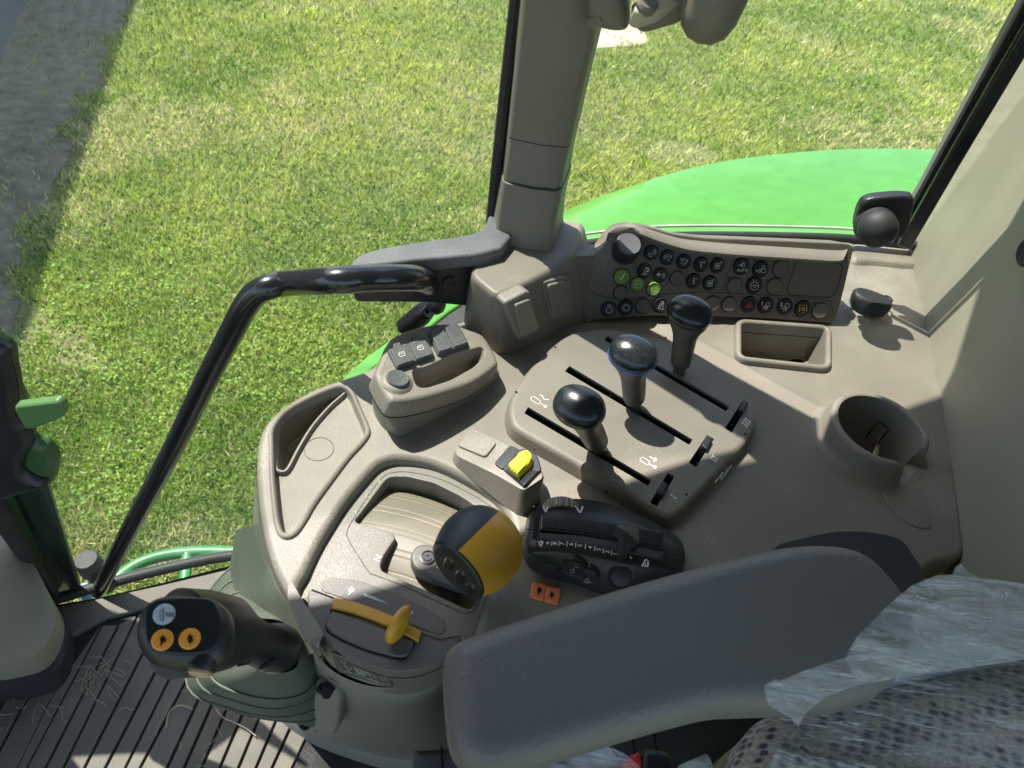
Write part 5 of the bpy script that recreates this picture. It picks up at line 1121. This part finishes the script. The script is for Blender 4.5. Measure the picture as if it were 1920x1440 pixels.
mb.build('shell_seam', VOID, hm, flat=True, merge=False); mb = MB(); mb.add([HH.px(x, y, .0069) for x, y in [(1004, 968), (1013, 966), (1007, 1012), (997, 1012)]], [(0, 1, 2, 3)]); mb.build('dark_gap', VOID, hm, flat=True, merge=False)
mb = MB()
NUM = [('9', 1028, 1018), ('8', 1041, 1018.5), ('7', 1055, 1019.5), ('6', 1071, 1020.5), ('5', 1088, 1023), ('4', 1107, 1026.5), ('3', 1123, 1030.5), ('2', 1139, 1034.5), ('1', 1155, 1038.5)]
for i, (t, x, y) in enumerate(NUM):
    mb.text(HH, .0075, t, x, y, 11.5, 84-i*1.0)
    if i < 8: x2, y2 = (x+NUM[i+1][1])/2+.5, (y+NUM[i+1][2])/2; mb.rib(HH, .0075, [(x2, y2-5), (x2-.8, y2+5)], .0005)
for P in ([(1009, 1015), (1014, 1025)], [(1014, 1025), (1018, 1015)], [(1010, 1019), (1016, 1014)], [(1186, 1050), (1193, 1050), (1193, 1044), (1185, 1044)], [(1184, 1047), (1181, 1042)], [(1203, 1060), (1215, 1062)], [(1205, 1059), (1209, 1052), (1211, 1059)], [(1215, 1061), (1215, 1051)], [(1208, 1051), (1213, 1049)]): mb.rib(HH, .0075, P, .0010)
mb.rib(HH, .0075, [(1185, 1044), (1193, 1044), (1193, 1050), (1186, 1050)], .001)
mb.build('scale_numbers', WHITE, hm, flat=True, merge=False)
mb = MB()
for P in ([(1018, 949), (1023, 961)], [(1023, 961), (1027, 949)], [(1017, 950), (1021, 948)], [(1077, 949), (1082, 951)], [(1080, 950), (1088, 962)], [(1088, 962), (1092, 951)], [(1090, 951), (1094, 950)]): mb.rib(HH, .0045, P, .0012)
mb.build('rate_marks', WHITE, hm, flat=True, merge=False)
wh = MB(); o_ = HH.px(1051, 958, -.011); axw = Vector((.985, .12, 0)).normalized()
wh.lathe(o_-axw*.0, (-axw.y*1, axw.x, 0), [(.0145, -.0045), (.0155, -.0035), (.0155, .0035), (.0145, .0045)], 96, rib=.0009, ribn=20, ribr=(-.0036, .0036)); wh.build('thumb_wheel', mat('ribbed_wheel', (.20, .175, .155), .45), hm, ang=25)
sk = thing('depth_slider', HH.px(1175, 1010), 'black peaked slider lever at the low end of the numbered scale', 'slider')
def slid():
    m_ = MB(); a_ = HH.px(1160, 1050, .006); b_ = HH.px(1166, 990, .012)
    up_ = Vector((0, 0, 1))
    prof = [(HH.px(1160, 1053, .006), HH.px(1176, 1044, .006)), (HH.px(1158, 1044, .016), HH.px(1178, 1038, .010)), (HH.px(1163, 990, .020), HH.px(1198, 1018, .008)), (HH.px(1156, 985, .014), HH.px(1197, 990, .008)), (HH.px(1155, 996, .006), HH.px(1196, 986, .006))]
    m_.skin([[p[0] for p in prof], [p[0].lerp(p[1], .3)+Vector((0, 0, .0015)) for p in prof], [p[1] for p in prof]], True, True, True); return m_
slid().build('slider_grip', mat('slider_black', (.045, .05, .055), .3, .15), sk, ang=20)
HS = fr3(HZ(ZC+.012).px(1010, 1068), HZ(ZC+.012).px(1150, 1100), HZ(ZC+.024).px(1080, 1070))
if HS.n.dot(CAM-HS.o) < 0: HS = Fr(HS.o, -HS.n, HS.ex)
for x, y, r in [(1028, 1066, .0085), (1076, 1064, .0085), (1104, 1078, .0075), (1165, 1080, .0085)]:
    l, n_ = onh(x, y)
    m_ = MB(); m_.lathe(l, n_, [(r*1.3, -.002), (r*1.15, .0006), (r, .0002), (r*.93, .0012), (r*.6, .0016), (r*.05, .0017)], 32); m_.build('side_button', BLACK, hm)
HSl, HSn = onh(1085, 1072); HS = Fr(HSl, HSn, (1, 0, 0))
mb = MB()
for P in ([(1068, 1070), (1076, 1066), (1076, 1074), (1068, 1074)], [(1078, 1062), (1083, 1065)], [(1094, 1090), (1106, 1089)], [(1096, 1093), (1108, 1092)], [(1098, 1087), (1104, 1084)]): mb.rib(HS, .0024, P, .0007)
mb.build('button_mark', GREYL, hm, flat=True, merge=False)

# ------------------------------------------------------------------ orange rocker
ro = thing('rocker_switch', (.06, .25, ZC), 'salmon orange two part rocker switch with hare and tortoise marks', 'rocker switch')
RF = HZ(ZC-.004)
mb = MB(); mb.slab(RF, rpoly(RF.uvs([(984, 1098), (992, 1080), (1066, 1106), (1060, 1160), (1000, 1152), (976, 1130)]), .006), .003, .008, .003); mb.build('switch_bezel', PANELM, ro)
for i, (q, nm) in enumerate([([(993, 1118), (999, 1089), (1026, 1097), (1020, 1127)], 0), ([(1020, 1127), (1026, 1097), (1053, 1104), (1047, 1134)], 1)]):
    m_ = MB(); m_.slab(RF, rpoly(RF.uvs(q, .006), .0018, 3), .0062 + .0002*i, .006, .0012); ob = m_.build('rocker_half', ORA2, ro)
    m_ = MB(); (hare if i == 0 else tort)(m_, RF, .0068, 1011 if i == 0 else 1034, 1107 if i == 0 else 1115, 8); m_.build('animal_mark', VOID, ob, flat=True, merge=False)
# flat console floor right of the shift quadrant
mb = MB(); mb.slab(C.up(-.008), C.uvs([(905, 1135), (955, 1050), (965, 1010), (985, 1000), (1080, 1060), (1200, 1110), (1200, 1260), (880, 1300), (865, 1210)]), .001, .006, .001); mb.build('lower_deck', PANELM, con)
mb = MB(); mb.rib(C.up(-.0065), 0, [(908, 1140), (930, 1095)], .0005); mb.rib(C.up(-.0065), 0, [(930, 1180), (972, 1110), (935, 1098)], .0007); mb.rib(C.up(-.0065), 0, [(895, 1150), (912, 1108)], .0006); mb.build('deck_line', GREYL, con, flat=True, merge=False)

# ------------------------------------------------------------------ joystick
js = thing('joystick', (-.25, .12, 1.8), 'black loader joystick with one pale and two orange buttons on its head', 'joystick')
H_C = CAM + ray(345, 1188)*.44
jn = (CAM-H_C).normalized(); jn = (jn + cU*.12 - cR*.05).normalized()
JF = Fr(H_C, jn, cR)
hpx = [(252, 1190), (256, 1155), (272, 1128), (300, 1113), (345, 1108), (388, 1113), (418, 1128), (436, 1150), (442, 1185), (436, 1222), (420, 1245), (395, 1256), (345, 1258), (300, 1250), (268, 1228)]
hu = ccw(smooth(JF.uvs(hpx), 4)); mb = MB(); rr = .014
mb.prof(JF, hu, [(-rr*1.5, .002)] + [(-rr+rr*sin(pi/2*i/7), -rr+rr*cos(pi/2*i/7)) for i in range(8)] + [(-.001, -.022), (-.004, -.030), (-.010, -.036), (-.02, -.039)], 0, True, True); mb.build('grip_head', BLACK, js, ang=60)
mb = MB(); ip = [(272, 1190), (272, 1150), (284, 1130), (310, 1121), (380, 1121), (402, 1130), (414, 1155), (415, 1190), (408, 1210), (390, 1224), (350, 1228), (300, 1224), (280, 1212)]
iu = smooth(JF.uvs(ip, .002), 4); mb.slab(JF, iu, .0035, .004, .0014); fp = mb.build('face_plate', mat('face_black', (.011, .014, .018), .35, .1), js)
for x, y, m_c, ic in [(308, 1152, mat('pale_button', (.45, .5, .55), .4), 0), (305, 1200, OBTN, 1), (356, 1198, OBTN, 2)]:
    m_ = MB(); m_.lathe(JF.px(x, y, .003), JF.n, [(.0056, 0), (.0055, .0012), (.0048, .0018), (.0001, .0018)], 40); b = m_.build('round_button', m_c, fp)
    m_ = MB(); h = .0050
    if ic == 1: hare(m_, JF, h, x, y, 11)
    elif ic == 2: tort(m_, JF, h, x, y, 12)
    else:
        m_.rib(JF, h, [(300, 1144), (314, 1152), (301, 1163)], .0005, True)
        for k in range(4): m_.rib(JF, h, [(314+k*3.4, 1148), (316+k*3.4, 1157)], .0004)
        m_.rib(JF, h, [(306, 1140), (306, 1165)], .0004)
    m_.build('animal_mark' if ic else 'symbol_mark', VOID, b, flat=True, merge=False)
# grip body: from head down to boot
def cp(x, y, d): return CAM + ray(x, y)*d
spine = [(330, 1186, .462, .026, .025), (375, 1186, .472, .026, .024), (415, 1186, .49, .0235, .0225), (448, 1193, .515, .0185, .0185), (474, 1203, .545, .0168, .0172), (494, 1210, .57, .0176, .0185), (514, 1214, .592, .0208, .0222), (526, 1216, .605, .0195, .0205), (534, 1217, .612, .014, .015)]
P = [cp(x, y, d) for x, y, d, _, _ in spine]
secs = []
for i, p in enumerate(P):
    t = (P[min(i+1, len(P)-1)]-P[max(i-1, 0)]).normalized(); A = (cU-t*cU.dot(t)).normalized(); B = t.cross(A)
    secs.append((p, A, B, spine[i][3]*(.86 if i > 2 else .95), spine[i][4]*(.86 if i > 2 else .95), 2.3))
mb = MB(); mb.loft(secs, 40); mb.build('grip_body', BLACK, js, ang=60)
mb = MB(); p = cp(372, 1262, .447); mb.lathe(p, (cR*-.1-cU*.75-cF*.5), [(.009, -.012), (.0088, -.003), (.0080, -.001)], 32); mb.build('trigger_collar', BLACK, js)
mb = MB(); p = cp(374, 1264, .446); mb.lathe(p, (cR*-.1-cU*.75-cF*.5), [(.0062, -.003), (.0062, .0), (.005, .001), (.0001, .0012)], 28); mb.build('trigger_button', mat('tan_button', (.55, .36, .2), .5), js)
for x, y, d in [(462, 1240, .523), (502, 1245, .553)]:
    mb = MB(); p = cp(x, y, d); mb.tube([p-cR*.006-cU*.003, p, p+cR*.006+cU*.004], [.0008, .0026, .0008], 10); mb.build('screw_recess', VOID, js, merge=False)
# boot below: bellows draped over the console's front corner
bt = thing('joystick_boot', (-.25, .15, 1.7), 'wrinkled olive grey rubber boot skirt under the joystick', 'rubber boot')
def bring(z, pts): return [HZ(z).px(x, y) for x, y in smooth(pts, 5)]
R1 = [(478, 1165), (500, 1160), (530, 1165), (552, 1180), (562, 1215), (556, 1250), (530, 1262), (500, 1262), (478, 1250), (466, 1215)]
secs = [(1.90, R1), (1.875, [(445, 1135), (500, 1130), (560, 1150), (590, 1195), (592, 1240), (570, 1275), (530, 1290), (480, 1285), (440, 1262), (425, 1200)]),
 (1.84, [(425, 1120), (490, 1110), (575, 1150), (598, 1200), (602, 1255), (575, 1298), (520, 1312), (450, 1300), (395, 1268), (390, 1190)]),
 (1.83, [(422, 1118), (490, 1108), (578, 1150), (602, 1205), (605, 1262), (578, 1304), (520, 1319), (445, 1306), (385, 1272), (383, 1188)]),
 (1.80, [(418, 1100), (480, 1085), (575, 1140), (604, 1210), (608, 1275), (582, 1312), (515, 1330), (440, 1314), (372, 1280), (372, 1180)]),
 (1.79, [(416, 1098), (480, 1082), (577, 1138), (607, 1212), (611, 1280), (585, 1319), (515, 1337), (435, 1320), (364, 1284), (366, 1178)]),
 (1.76, [(415, 1080), (470, 1060), (575, 1130), (608, 1220), (612, 1295), (588, 1332), (518, 1345), (430, 1328), (352, 1288), (362, 1168)]),
 (1.72, [(420, 1080), (470, 1055), (572, 1130), (606, 1230), (612, 1310), (590, 1350), (530, 1352), (440, 1334), (352, 1286), (370, 1170)]),
 (1.66, [(430, 1085), (470, 1060), (565, 1140), (600, 1240), (606, 1325), (590, 1362), (540, 1352), (450, 1330), (370, 1282), (390, 1170)])]
mb = MB(); mb.skin([bring(z, p) for z, p in secs], True, False, False); mb.build('boot_skirt', BOOT, bt, ang=55)
for z, p in (secs[2], secs[4], secs[6], secs[7]):
    mb = MB(); mb.tube(bring(z+.004, p)+[bring(z+.004, p)[0]], .0011, 8, False); mb.build('boot_fold', BOOT, bt, ang=60)
# side shield between the boot and the console
sp = thing('side_shield', (-.3, .35, 1.8), 'smooth olive grey shield panel between the console and the joystick boot', 'shield panel')
a = [(1.93, 474, 985), (1.93, 484, 1020), (1.93, 500, 1065), (1.93, 522, 1110), (1.92, 548, 1150), (1.91, 570, 1190), (1.90, 586, 1225)]
b = [(1.60, 455, 1005), (1.60, 440, 1060), (1.62, 425, 1105), (1.66, 415, 1150), (1.70, 440, 1200), (1.74, 490, 1240), (1.76, 540, 1270)]
A3_ = [Vector(q) for q in smooth([tuple(HZ(z).px(x, y)) for z, x, y in a], 5, False)]; B3_ = [Vector(q) for q in smooth([tuple(HZ(z).px(x, y)) for z, x, y in b], 5, False)]
mb = MB(); mb.skin([[p+Vector((.01, .01, -.01)) for p in A3_], A3_, [p.lerp(q, .33)+Vector((-.010, -.006, .006)) for p, q in zip(A3_, B3_)], [p.lerp(q, .66)+Vector((-.008, -.005, .006)) for p, q in zip(A3_, B3_)], B3_, [q+Vector((.02, .03, -.02)) for q in B3_]], False); mb.build('shield_surface', BOOT, sp, ang=60)
# bracket plate with cable clips at the boot's right
cb = thing('cable_bracket', (-.18, .15, 1.8), 'pale moulded bracket with small black cable clips below the throttle housing', 'bracket')
mb = MB(); BRF = fr3(HZ(1.86).px(610, 1262), HZ(1.86).px(650, 1285), HZ(1.70).px(635, 1360)); BRF = Fr(BRF.o, BRF.n if BRF.n.dot(CAM-BRF.o) > 0 else -BRF.n, BRF.ex)
mb.slab(BRF, rpoly(BRF.uvs([(606, 1258), (640, 1275), (652, 1290), (646, 1345), (636, 1362), (600, 1355), (596, 1300)]), .006), .010, .014, .004); mb.build('bracket_plate', pedm, cb)
mb = MB()
for x, y, r in [(612, 1290, .005), (618, 1283, .0045), (606, 1287, .004), (616, 1296, .004), (624, 1287, .003)]: mb.lathe(BRF.px(x, y, .010), BRF.n, [(r, 0), (r, .004), (r*.5, .006)], 10)
mb.build('cable_clip', VOID, cb, merge=False)
mb = MB()
for x, y in [(570, 1357), (578, 1355), (574, 1360)]: mb.lathe(HZ(1.66).px(x, y), (0, -.5, .8), [(.005, 0), (.004, .005)], 8)
tag(mb.build('cable_tie', VOID), 'tiny black clip sticking out under the lower edge of the boot', 'clip')

# ------------------------------------------------------------------ armrest
ar = thing('armrest', (.15, .2, 2.05), 'long padded dark grey vinyl armrest across the lower right', 'armrest')
AZ = 2.075; AF = HZ(AZ)
ap_ = [(834, 1250), (838, 1212), (858, 1190), (900, 1172), (1000, 1140), (1100, 1109), (1200, 1079), (1300, 1052), (1400, 1027), (1480, 1011), (1550, 1007), (1610, 1016), (1655, 1042), (1690, 1080), (1712, 1110), (1730, 1170), (1700, 1260), (1600, 1310), (1440, 1318), (1360, 1322), (1280, 1340), (1200, 1362), (1100, 1392), (1000, 1424), (940, 1438), (905, 1438), (870, 1420), (848, 1385), (840, 1330)]
au = ccw(smooth(AF.uvs(ap_), 4)); mb = MB(); R_ = .016; pr = [(-R_+R_*sin(pi/2*i/8), -R_+R_*cos(pi/2*i/8)) for i in range(9)] + [(.0, -.024), (-.002, -.032), (-.007, -.038), (-.015, -.040)]
mb.prof(AF, au, pr, 0, True, True); mb.build('arm_pad', ARM, ar, ang=60)
mb = MB(); mb.slab(HZ(AZ-.041), [p for p in offs(au, -.02)], 0, .012, .003); mb.build('arm_support', BLACKM, ar)

# ------------------------------------------------------------------ seat, film, buckle
se = thing('driver_seat', (.3, .05, 1.8), 'woven beige and blue seat cushion under clear plastic in the lower right corner', 'seat')
def tweed():
    m = bpy.data.materials.new('seat_weave'); m.use_nodes = True; N = m.node_tree.nodes; L = m.node_tree.links; b = N['Principled BSDF']; b.inputs['Roughness'].default_value = .85
    g = N.new('ShaderNodeNewGeometry'); mp = N.new('ShaderNodeMapping'); mp.inputs['Rotation'].default_value = (0, 0, .35); mp.inputs['Scale'].default_value = (1, 1.5, 1)
    L.new(g.outputs['Position'], mp.inputs[0])
    v = N.new('ShaderNodeTexVoronoi'); v.inputs['Scale'].default_value = 115; v.inputs['Randomness'].default_value = .35; L.new(mp.outputs[0], v.inputs['Vector'])
    n = N.new('ShaderNodeTexNoise'); n.inputs['Scale'].default_value = 420; n.inputs['Detail'].default_value = 4; L.new(mp.outputs[0], n.inputs['Vector'])
    r = N.new('ShaderNodeValToRGB'); e = r.color_ramp.elements; e[0].position = .26; e[0].color = (.11, .11, .17, 1); e[1].position = .56; e[1].color = (.66, .60, .49, 1); x = e.new(.38); x.color = (.40, .37, .33, 1)
    L.new(v.outputs['Distance'], r.inputs[0])
    mx = N.new('ShaderNodeMix'); mx.data_type = 'RGBA'; mx.blend_type = 'MULTIPLY'; mx.inputs[0].default_value = .6; L.new(r.outputs[0], mx.inputs[6])
    r2 = N.new('ShaderNodeValToRGB'); r2.color_ramp.elements[0].position = .3; r2.color_ramp.elements[0].color = (.3, .3, .35, 1); r2.color_ramp.elements[1].position = .7; r2.color_ramp.elements[1].color = (1.5, 1.45, 1.4, 1)
    L.new(n.outputs['Fac'], r2.inputs[0]); L.new(r2.outputs[0], mx.inputs[7]); L.new(mx.outputs[2], b.inputs['Base Color'])
    bp = N.new('ShaderNodeBump'); bp.inputs['Strength'].default_value = .8; bp.inputs['Distance'].default_value = .002; L.new(v.outputs['Distance'], bp.inputs['Height']); bp.invert = False; L.new(bp.outputs[0], b.inputs['Normal'])
    return m
SZ = HZ(2.00); sp_ = [(1432, 1345), (1470, 1318), (1540, 1290), (1640, 1262), (1780, 1230), (1930, 1195), (2150, 1140), (2200, 1700), (1380, 1700), (1395, 1450), (1412, 1390)]
su_ = ccw(smooth(SZ.uvs(sp_), 4)); mb = MB(); mb.prof(SZ, su_, [(-.08, .018), (-.05, .014), (-.025, .006), (-.012, -.003), (-.004, -.014), (0, -.028), (-.002, -.06)], 0, True); mb.build('woven_cushion', tweed(), se, ang=60)
mb = MB(); sb_ = [(1340, 1450), (1365, 1410), (1385, 1392), (1440, 1352), (1480, 1330), (1600, 1320), (1700, 1400), (1700, 1600), (1300, 1600)]
mb.slab(HZ(1.93), smooth(HZ(1.93).uvs(sb_), 4), 0, .06, .012); mb.build('side_shell', SHELL, se)
mb = MB(); F_ = HZ(2.04); mb.slab(F_, smooth(F_.uvs([(1650, 1225), (1690, 1165), (1760, 1120), (1850, 1108), (2150, 1130), (2150, 1190), (1900, 1212), (1750, 1240), (1655, 1262), (1640, 1245)]), 4), 0, .09, .012); mb.build('back_bolster', mat('pale_grey_cloth', (.42, .42, .40), .8, .5, 600, var=.06), se)
mb = MB(); mb.rib(HZ(1.931), .001, [(1378, 1417), (1386, 1412), (1392, 1412), (1408, 1402)], .002); mb.build('scuff_mark', GREYL, se, flat=True)
fl_ = thing('plastic_seat_cover', (.3, .15, 2.04), 'crumpled clear plastic film cover draped over the seat, frayed edge over the armrest', 'plastic cover')
def filmmat(a=.32, col=(.62, .72, .80)):
    m = bpy.data.materials.new('clear_film'); m.use_nodes = True; N = m.node_tree.nodes; L = m.node_tree.links; out = N['Material Output']; N.remove(N['Principled BSDF'])
    g = N.new('ShaderNodeNewGeometry'); mp = N.new('ShaderNodeMapping'); mp.inputs['Rotation'].default_value = (0, 0, -.3); mp.inputs['Scale'].default_value = (1, 4.5, 1.5); L.new(g.outputs['Position'], mp.inputs[0])
    n = N.new('ShaderNodeTexNoise'); n.inputs['Scale'].default_value = 18; n.inputs['Detail'].default_value = 3; n.inputs['Distortion'].default_value = .6; L.new(mp.outputs[0], n.inputs['Vector'])
    n2 = N.new('ShaderNodeTexNoise'); n2.inputs['Scale'].default_value = 60; n2.inputs['Detail'].default_value = 6; n2.inputs['Distortion'].default_value = 2; L.new(mp.outputs[0], n2.inputs['Vector'])
    bp = N.new('ShaderNodeBump'); bp.inputs['Strength'].default_value = 1; bp.inputs['Distance'].default_value = .006; L.new(n2.outputs['Fac'], bp.inputs['Height'])
    t = N.new('ShaderNodeBsdfTransparent'); t.inputs[0].default_value = (.96, .98, 1, 1)
    d = N.new('ShaderNodeBsdfDiffuse'); d.inputs[0].default_value = (*col, 1); L.new(bp.outputs[0], d.inputs['Normal'])
    tl = N.new('ShaderNodeBsdfTranslucent'); tl.inputs[0].default_value = (*col, 1); gl = N.new('ShaderNodeBsdfGlossy'); gl.inputs['Roughness'].default_value = .12; L.new(bp.outputs[0], gl.inputs['Normal'])
    m1 = N.new('ShaderNodeMixShader'); m1.inputs[0].default_value = .35; L.new(d.outputs[0], m1.inputs[1]); L.new(tl.outputs[0], m1.inputs[2])
    m2 = N.new('ShaderNodeMixShader'); m2.inputs[0].default_value = .4; L.new(m1.outputs[0], m2.inputs[1]); L.new(gl.outputs[0], m2.inputs[2])
    mp2 = N.new('ShaderNodeMapping'); mp2.inputs['Rotation'].default_value = (0, 0, -.42); mp2.inputs['Scale'].default_value = (.22, 3.2, 1); L.new(g.outputs['Position'], mp2.inputs[0])
    n3 = N.new('ShaderNodeTexNoise'); n3.inputs['Scale'].default_value = 45; n3.inputs['Detail'].default_value = 5; n3.inputs['Distortion'].default_value = .8; L.new(mp2.outputs[0], n3.inputs['Vector'])
    sb2 = N.new('ShaderNodeMath'); sb2.operation = 'SUBTRACT'; sb2.inputs[1].default_value = .5; L.new(n3.outputs['Fac'], sb2.inputs[0]); ab = N.new('ShaderNodeMath'); ab.operation = 'ABSOLUTE'; L.new(sb2.outputs[0], ab.inputs[0])
    ln = N.new('ShaderNodeMapRange'); ln.inputs[1].default_value = 0; ln.inputs[2].default_value = .022; ln.inputs[3].default_value = .55; ln.inputs[4].default_value = 0; L.new(ab.outputs[0], ln.inputs[0])  # thin streaks of opacity paint highlights along the film's creases
    r = N.new('ShaderNodeMapRange'); r.inputs[1].default_value = .38; r.inputs[2].default_value = .68; r.inputs[3].default_value = a*.5; r.inputs[4].default_value = min(a*1.4, .9); L.new(n.outputs['Fac'], r.inputs[0])
    ad = N.new('ShaderNodeMath'); ad.operation = 'ADD'; ad.use_clamp = True; L.new(r.outputs[0], ad.inputs[0]); L.new(ln.outputs[0], ad.inputs[1])
    m3 = N.new('ShaderNodeMixShader'); L.new(ad.outputs[0], m3.inputs[0]); L.new(t.outputs[0], m3.inputs[1]); L.new(m2.outputs[0], m3.inputs[2]); L.new(m3.outputs[0], out.inputs[0]); return m
def crumple(fr, px, h, amp, nm, m, par, grid=.006, sc=28, drop=None):
    u = ccw(fr.uvs(px, h)); 
    def zf(x, y):
        q = Vector((x*sc*.5, y*sc*2.0, 3.1)); r = abs(noise.noise(q))*2 + .5*abs(noise.noise(q*2.3)) + .9*noise.noise(Vector((x*9, y*14, 0)))
        return amp*(r-.5) + (drop(x, y) if drop else 0)
    m_ = MB(); m_.holes(fr, h, u, [], grid, zf); return m_.build(nm, m, par, ang=28, wn=False)
FM1 = filmmat(.16, (.9, .94, .97)); FM2 = filmmat(.66, (.93, .96, .98))
# upper fold standing proud behind the seat
crumple(HZ(2.094), [(1586, 1236), (1590, 1222), (1605, 1195), (1630, 1170), (1652, 1148), (1680, 1122), (1712, 1096), (1750, 1084), (1786, 1078), (1788, 1066), (1796, 1061), (1815, 1072), (1843, 1083), (1870, 1088), (1925, 1100), (2100, 1120), (2100, 1260), (1920, 1240), (1750, 1262), (1600, 1285)], 0, .007, 'upper_fold', FM2, fl_)
crumple(HZ(2.088), [(1428, 1290), (1448, 1279), (1452, 1284), (1500, 1262), (1560, 1240), (1600, 1232), (1700, 1214), (1800, 1196), (1920, 1180), (2100, 1150), (2100, 1230), (1920, 1228), (1800, 1248), (1700, 1268), (1600, 1290), (1540, 1312), (1502, 1345), (1490, 1368), (1470, 1352), (1435, 1325)], 0, .006, 'lower_fold', FM2, fl_)
crumple(HZ(2.035), [(1440, 1325), (1500, 1290), (1600, 1262), (1800, 1222), (1920, 1200), (2120, 1160), (2150, 1600), (1430, 1600), (1436, 1440), (1445, 1390), (1470, 1360)], 0, .004, 'seat_film', FM1, fl_)
fl2 = thing('plastic_bag', (0, .1, 1.9), 'crumpled clear plastic under the near end of the armrest', 'plastic cover')
crumple(HZ(1.97), [(880, 1445), (935, 1428), (1000, 1410), (1060, 1396), (1105, 1388), (1130, 1395), (1170, 1410), (1195, 1432), (1220, 1470), (1200, 1560), (850, 1560)], 0, .008, 'film_sheet', FM2, fl2)
crumple(HZ(1.95), [(1272, 1436), (1300, 1425), (1322, 1416), (1328, 1425), (1335, 1445), (1340, 1500), (1260, 1500)], 0, .006, 'film_scrap', FM2, fl2)
bu = thing('seat_belt_buckle', HZ(1.93).px(1215, 1425), 'black seat belt buckle with a red release button under the armrest', 'belt buckle')
KF = HZ(1.95)
mb = MB(); mb.slab(KF, rpoly(KF.uvs([(1204, 1410), (1212, 1402), (1255, 1408), (1266, 1430), (1266, 1480), (1205, 1480)]), .004), 0, .03, .004); mb.build('buckle_body', BLACK, bu)
mb = MB(); mb.slab(KF, rpoly(KF.uvs([(1176, 1419), (1200, 1407), (1207, 1436), (1195, 1438)]), .002), -.001, .02, .002); mb.build('release_button', REDP, bu)
# dark seat base and under-structure
sx_ = thing('seat_pedestal', (.2, -.1, 1.6), 'dark seat pedestal cover in the shadow under the armrest', 'seat pedestal')
mb = MB(); FB2 = HZ(1.86); mb.slab(FB2, FB2.uvs([(775, 1402), (900, 1395), (1150, 1330), (1450, 1280), (1750, 1250), (1900, 1800), (780, 1800)]), 0, .4, .01); mb.build('base_cover', DARKG, sx_)
mb = MB()
for x in (828,): mb.rib(FB2, .002, [(x, 1400), (x+4, 1480)], .002)
mb.rib(FB2, .002, [(1185, 1380), (1192, 1420)], .0015); mb.rib(FB2, .002, [(1226, 1372), (1232, 1410)], .0015); mb.build('base_gap', VOID, sx_, flat=True, merge=False)
# shell of the added shade block (beyond the left edge)
mb = MB(); E1 = Vector((-8.72, 14.0, 5.0)); E2 = Vector((-3.42, .25, 5.0)); nb = Vector((-.93, -.35, 0)); e = .3
for zz in (0,): mb.add([Vector((E1.x, E1.y, 0))+nb*.4, Vector((E2.x, E2.y, 0))+nb*.4, E2+nb*.4, E1+nb*.4, Vector((E1.x, E1.y, 0))+nb*7, Vector((E2.x, E2.y, 0))+nb*7, E2+nb*7, E1+nb*7], [(0, 1, 2, 3), (4, 5, 6, 7), (0, 4, 7, 3), (1, 5, 6, 2)])
mb.build('shade_caster_wall', mat('shade_caster_board', (.12, .10, .08), .8), bn, flat=True)
mb = MB(); ridge = Vector((0, 0, 1.6)); mb.add([E1, E2, E2+nb*3.7+ridge, E1+nb*3.7+ridge, E2+nb*7.4, E1+nb*7.4, E1+Vector((0, 0, -.08)), E2+Vector((0, 0, -.08))], [(0, 1, 2, 3), (3, 2, 4, 5), (0, 1, 7, 6)]); mb.build('shade_caster_roof', mat('shade_caster_sheet', (.15, .16, .17), .5), bn, flat=True)

# crumbs of dust and chaff on the console
mb = MB(); q = random.Random(5)
for _ in range(110):
    x = q.uniform(560, 1780); y = q.uniform(620, 1040); r_ = q.uniform(.00035, .0008)
    if 940 < x < 1440 and 600 < y < 980: F_ = LPF
    elif x < 1350 and y > 880: continue
    else: F_ = C
    p = F_.px(x, y, .0004); mb.add([p+Vector((r_, 0, 0)), p+Vector((-r_*.4, r_*q.uniform(.5, 1.5), 0)), p+Vector((-r_*.5, -r_, 0)), p+Vector((0, 0, r_))], [(0, 1, 3), (1, 2, 3), (2, 0, 3)])
tag(mb.build('dust_crumbs', STRAW, flat=True, merge=False), 'scattered tiny pale crumbs of dust and chaff on the beige console', 'dust')['kind'] = 'stuff'
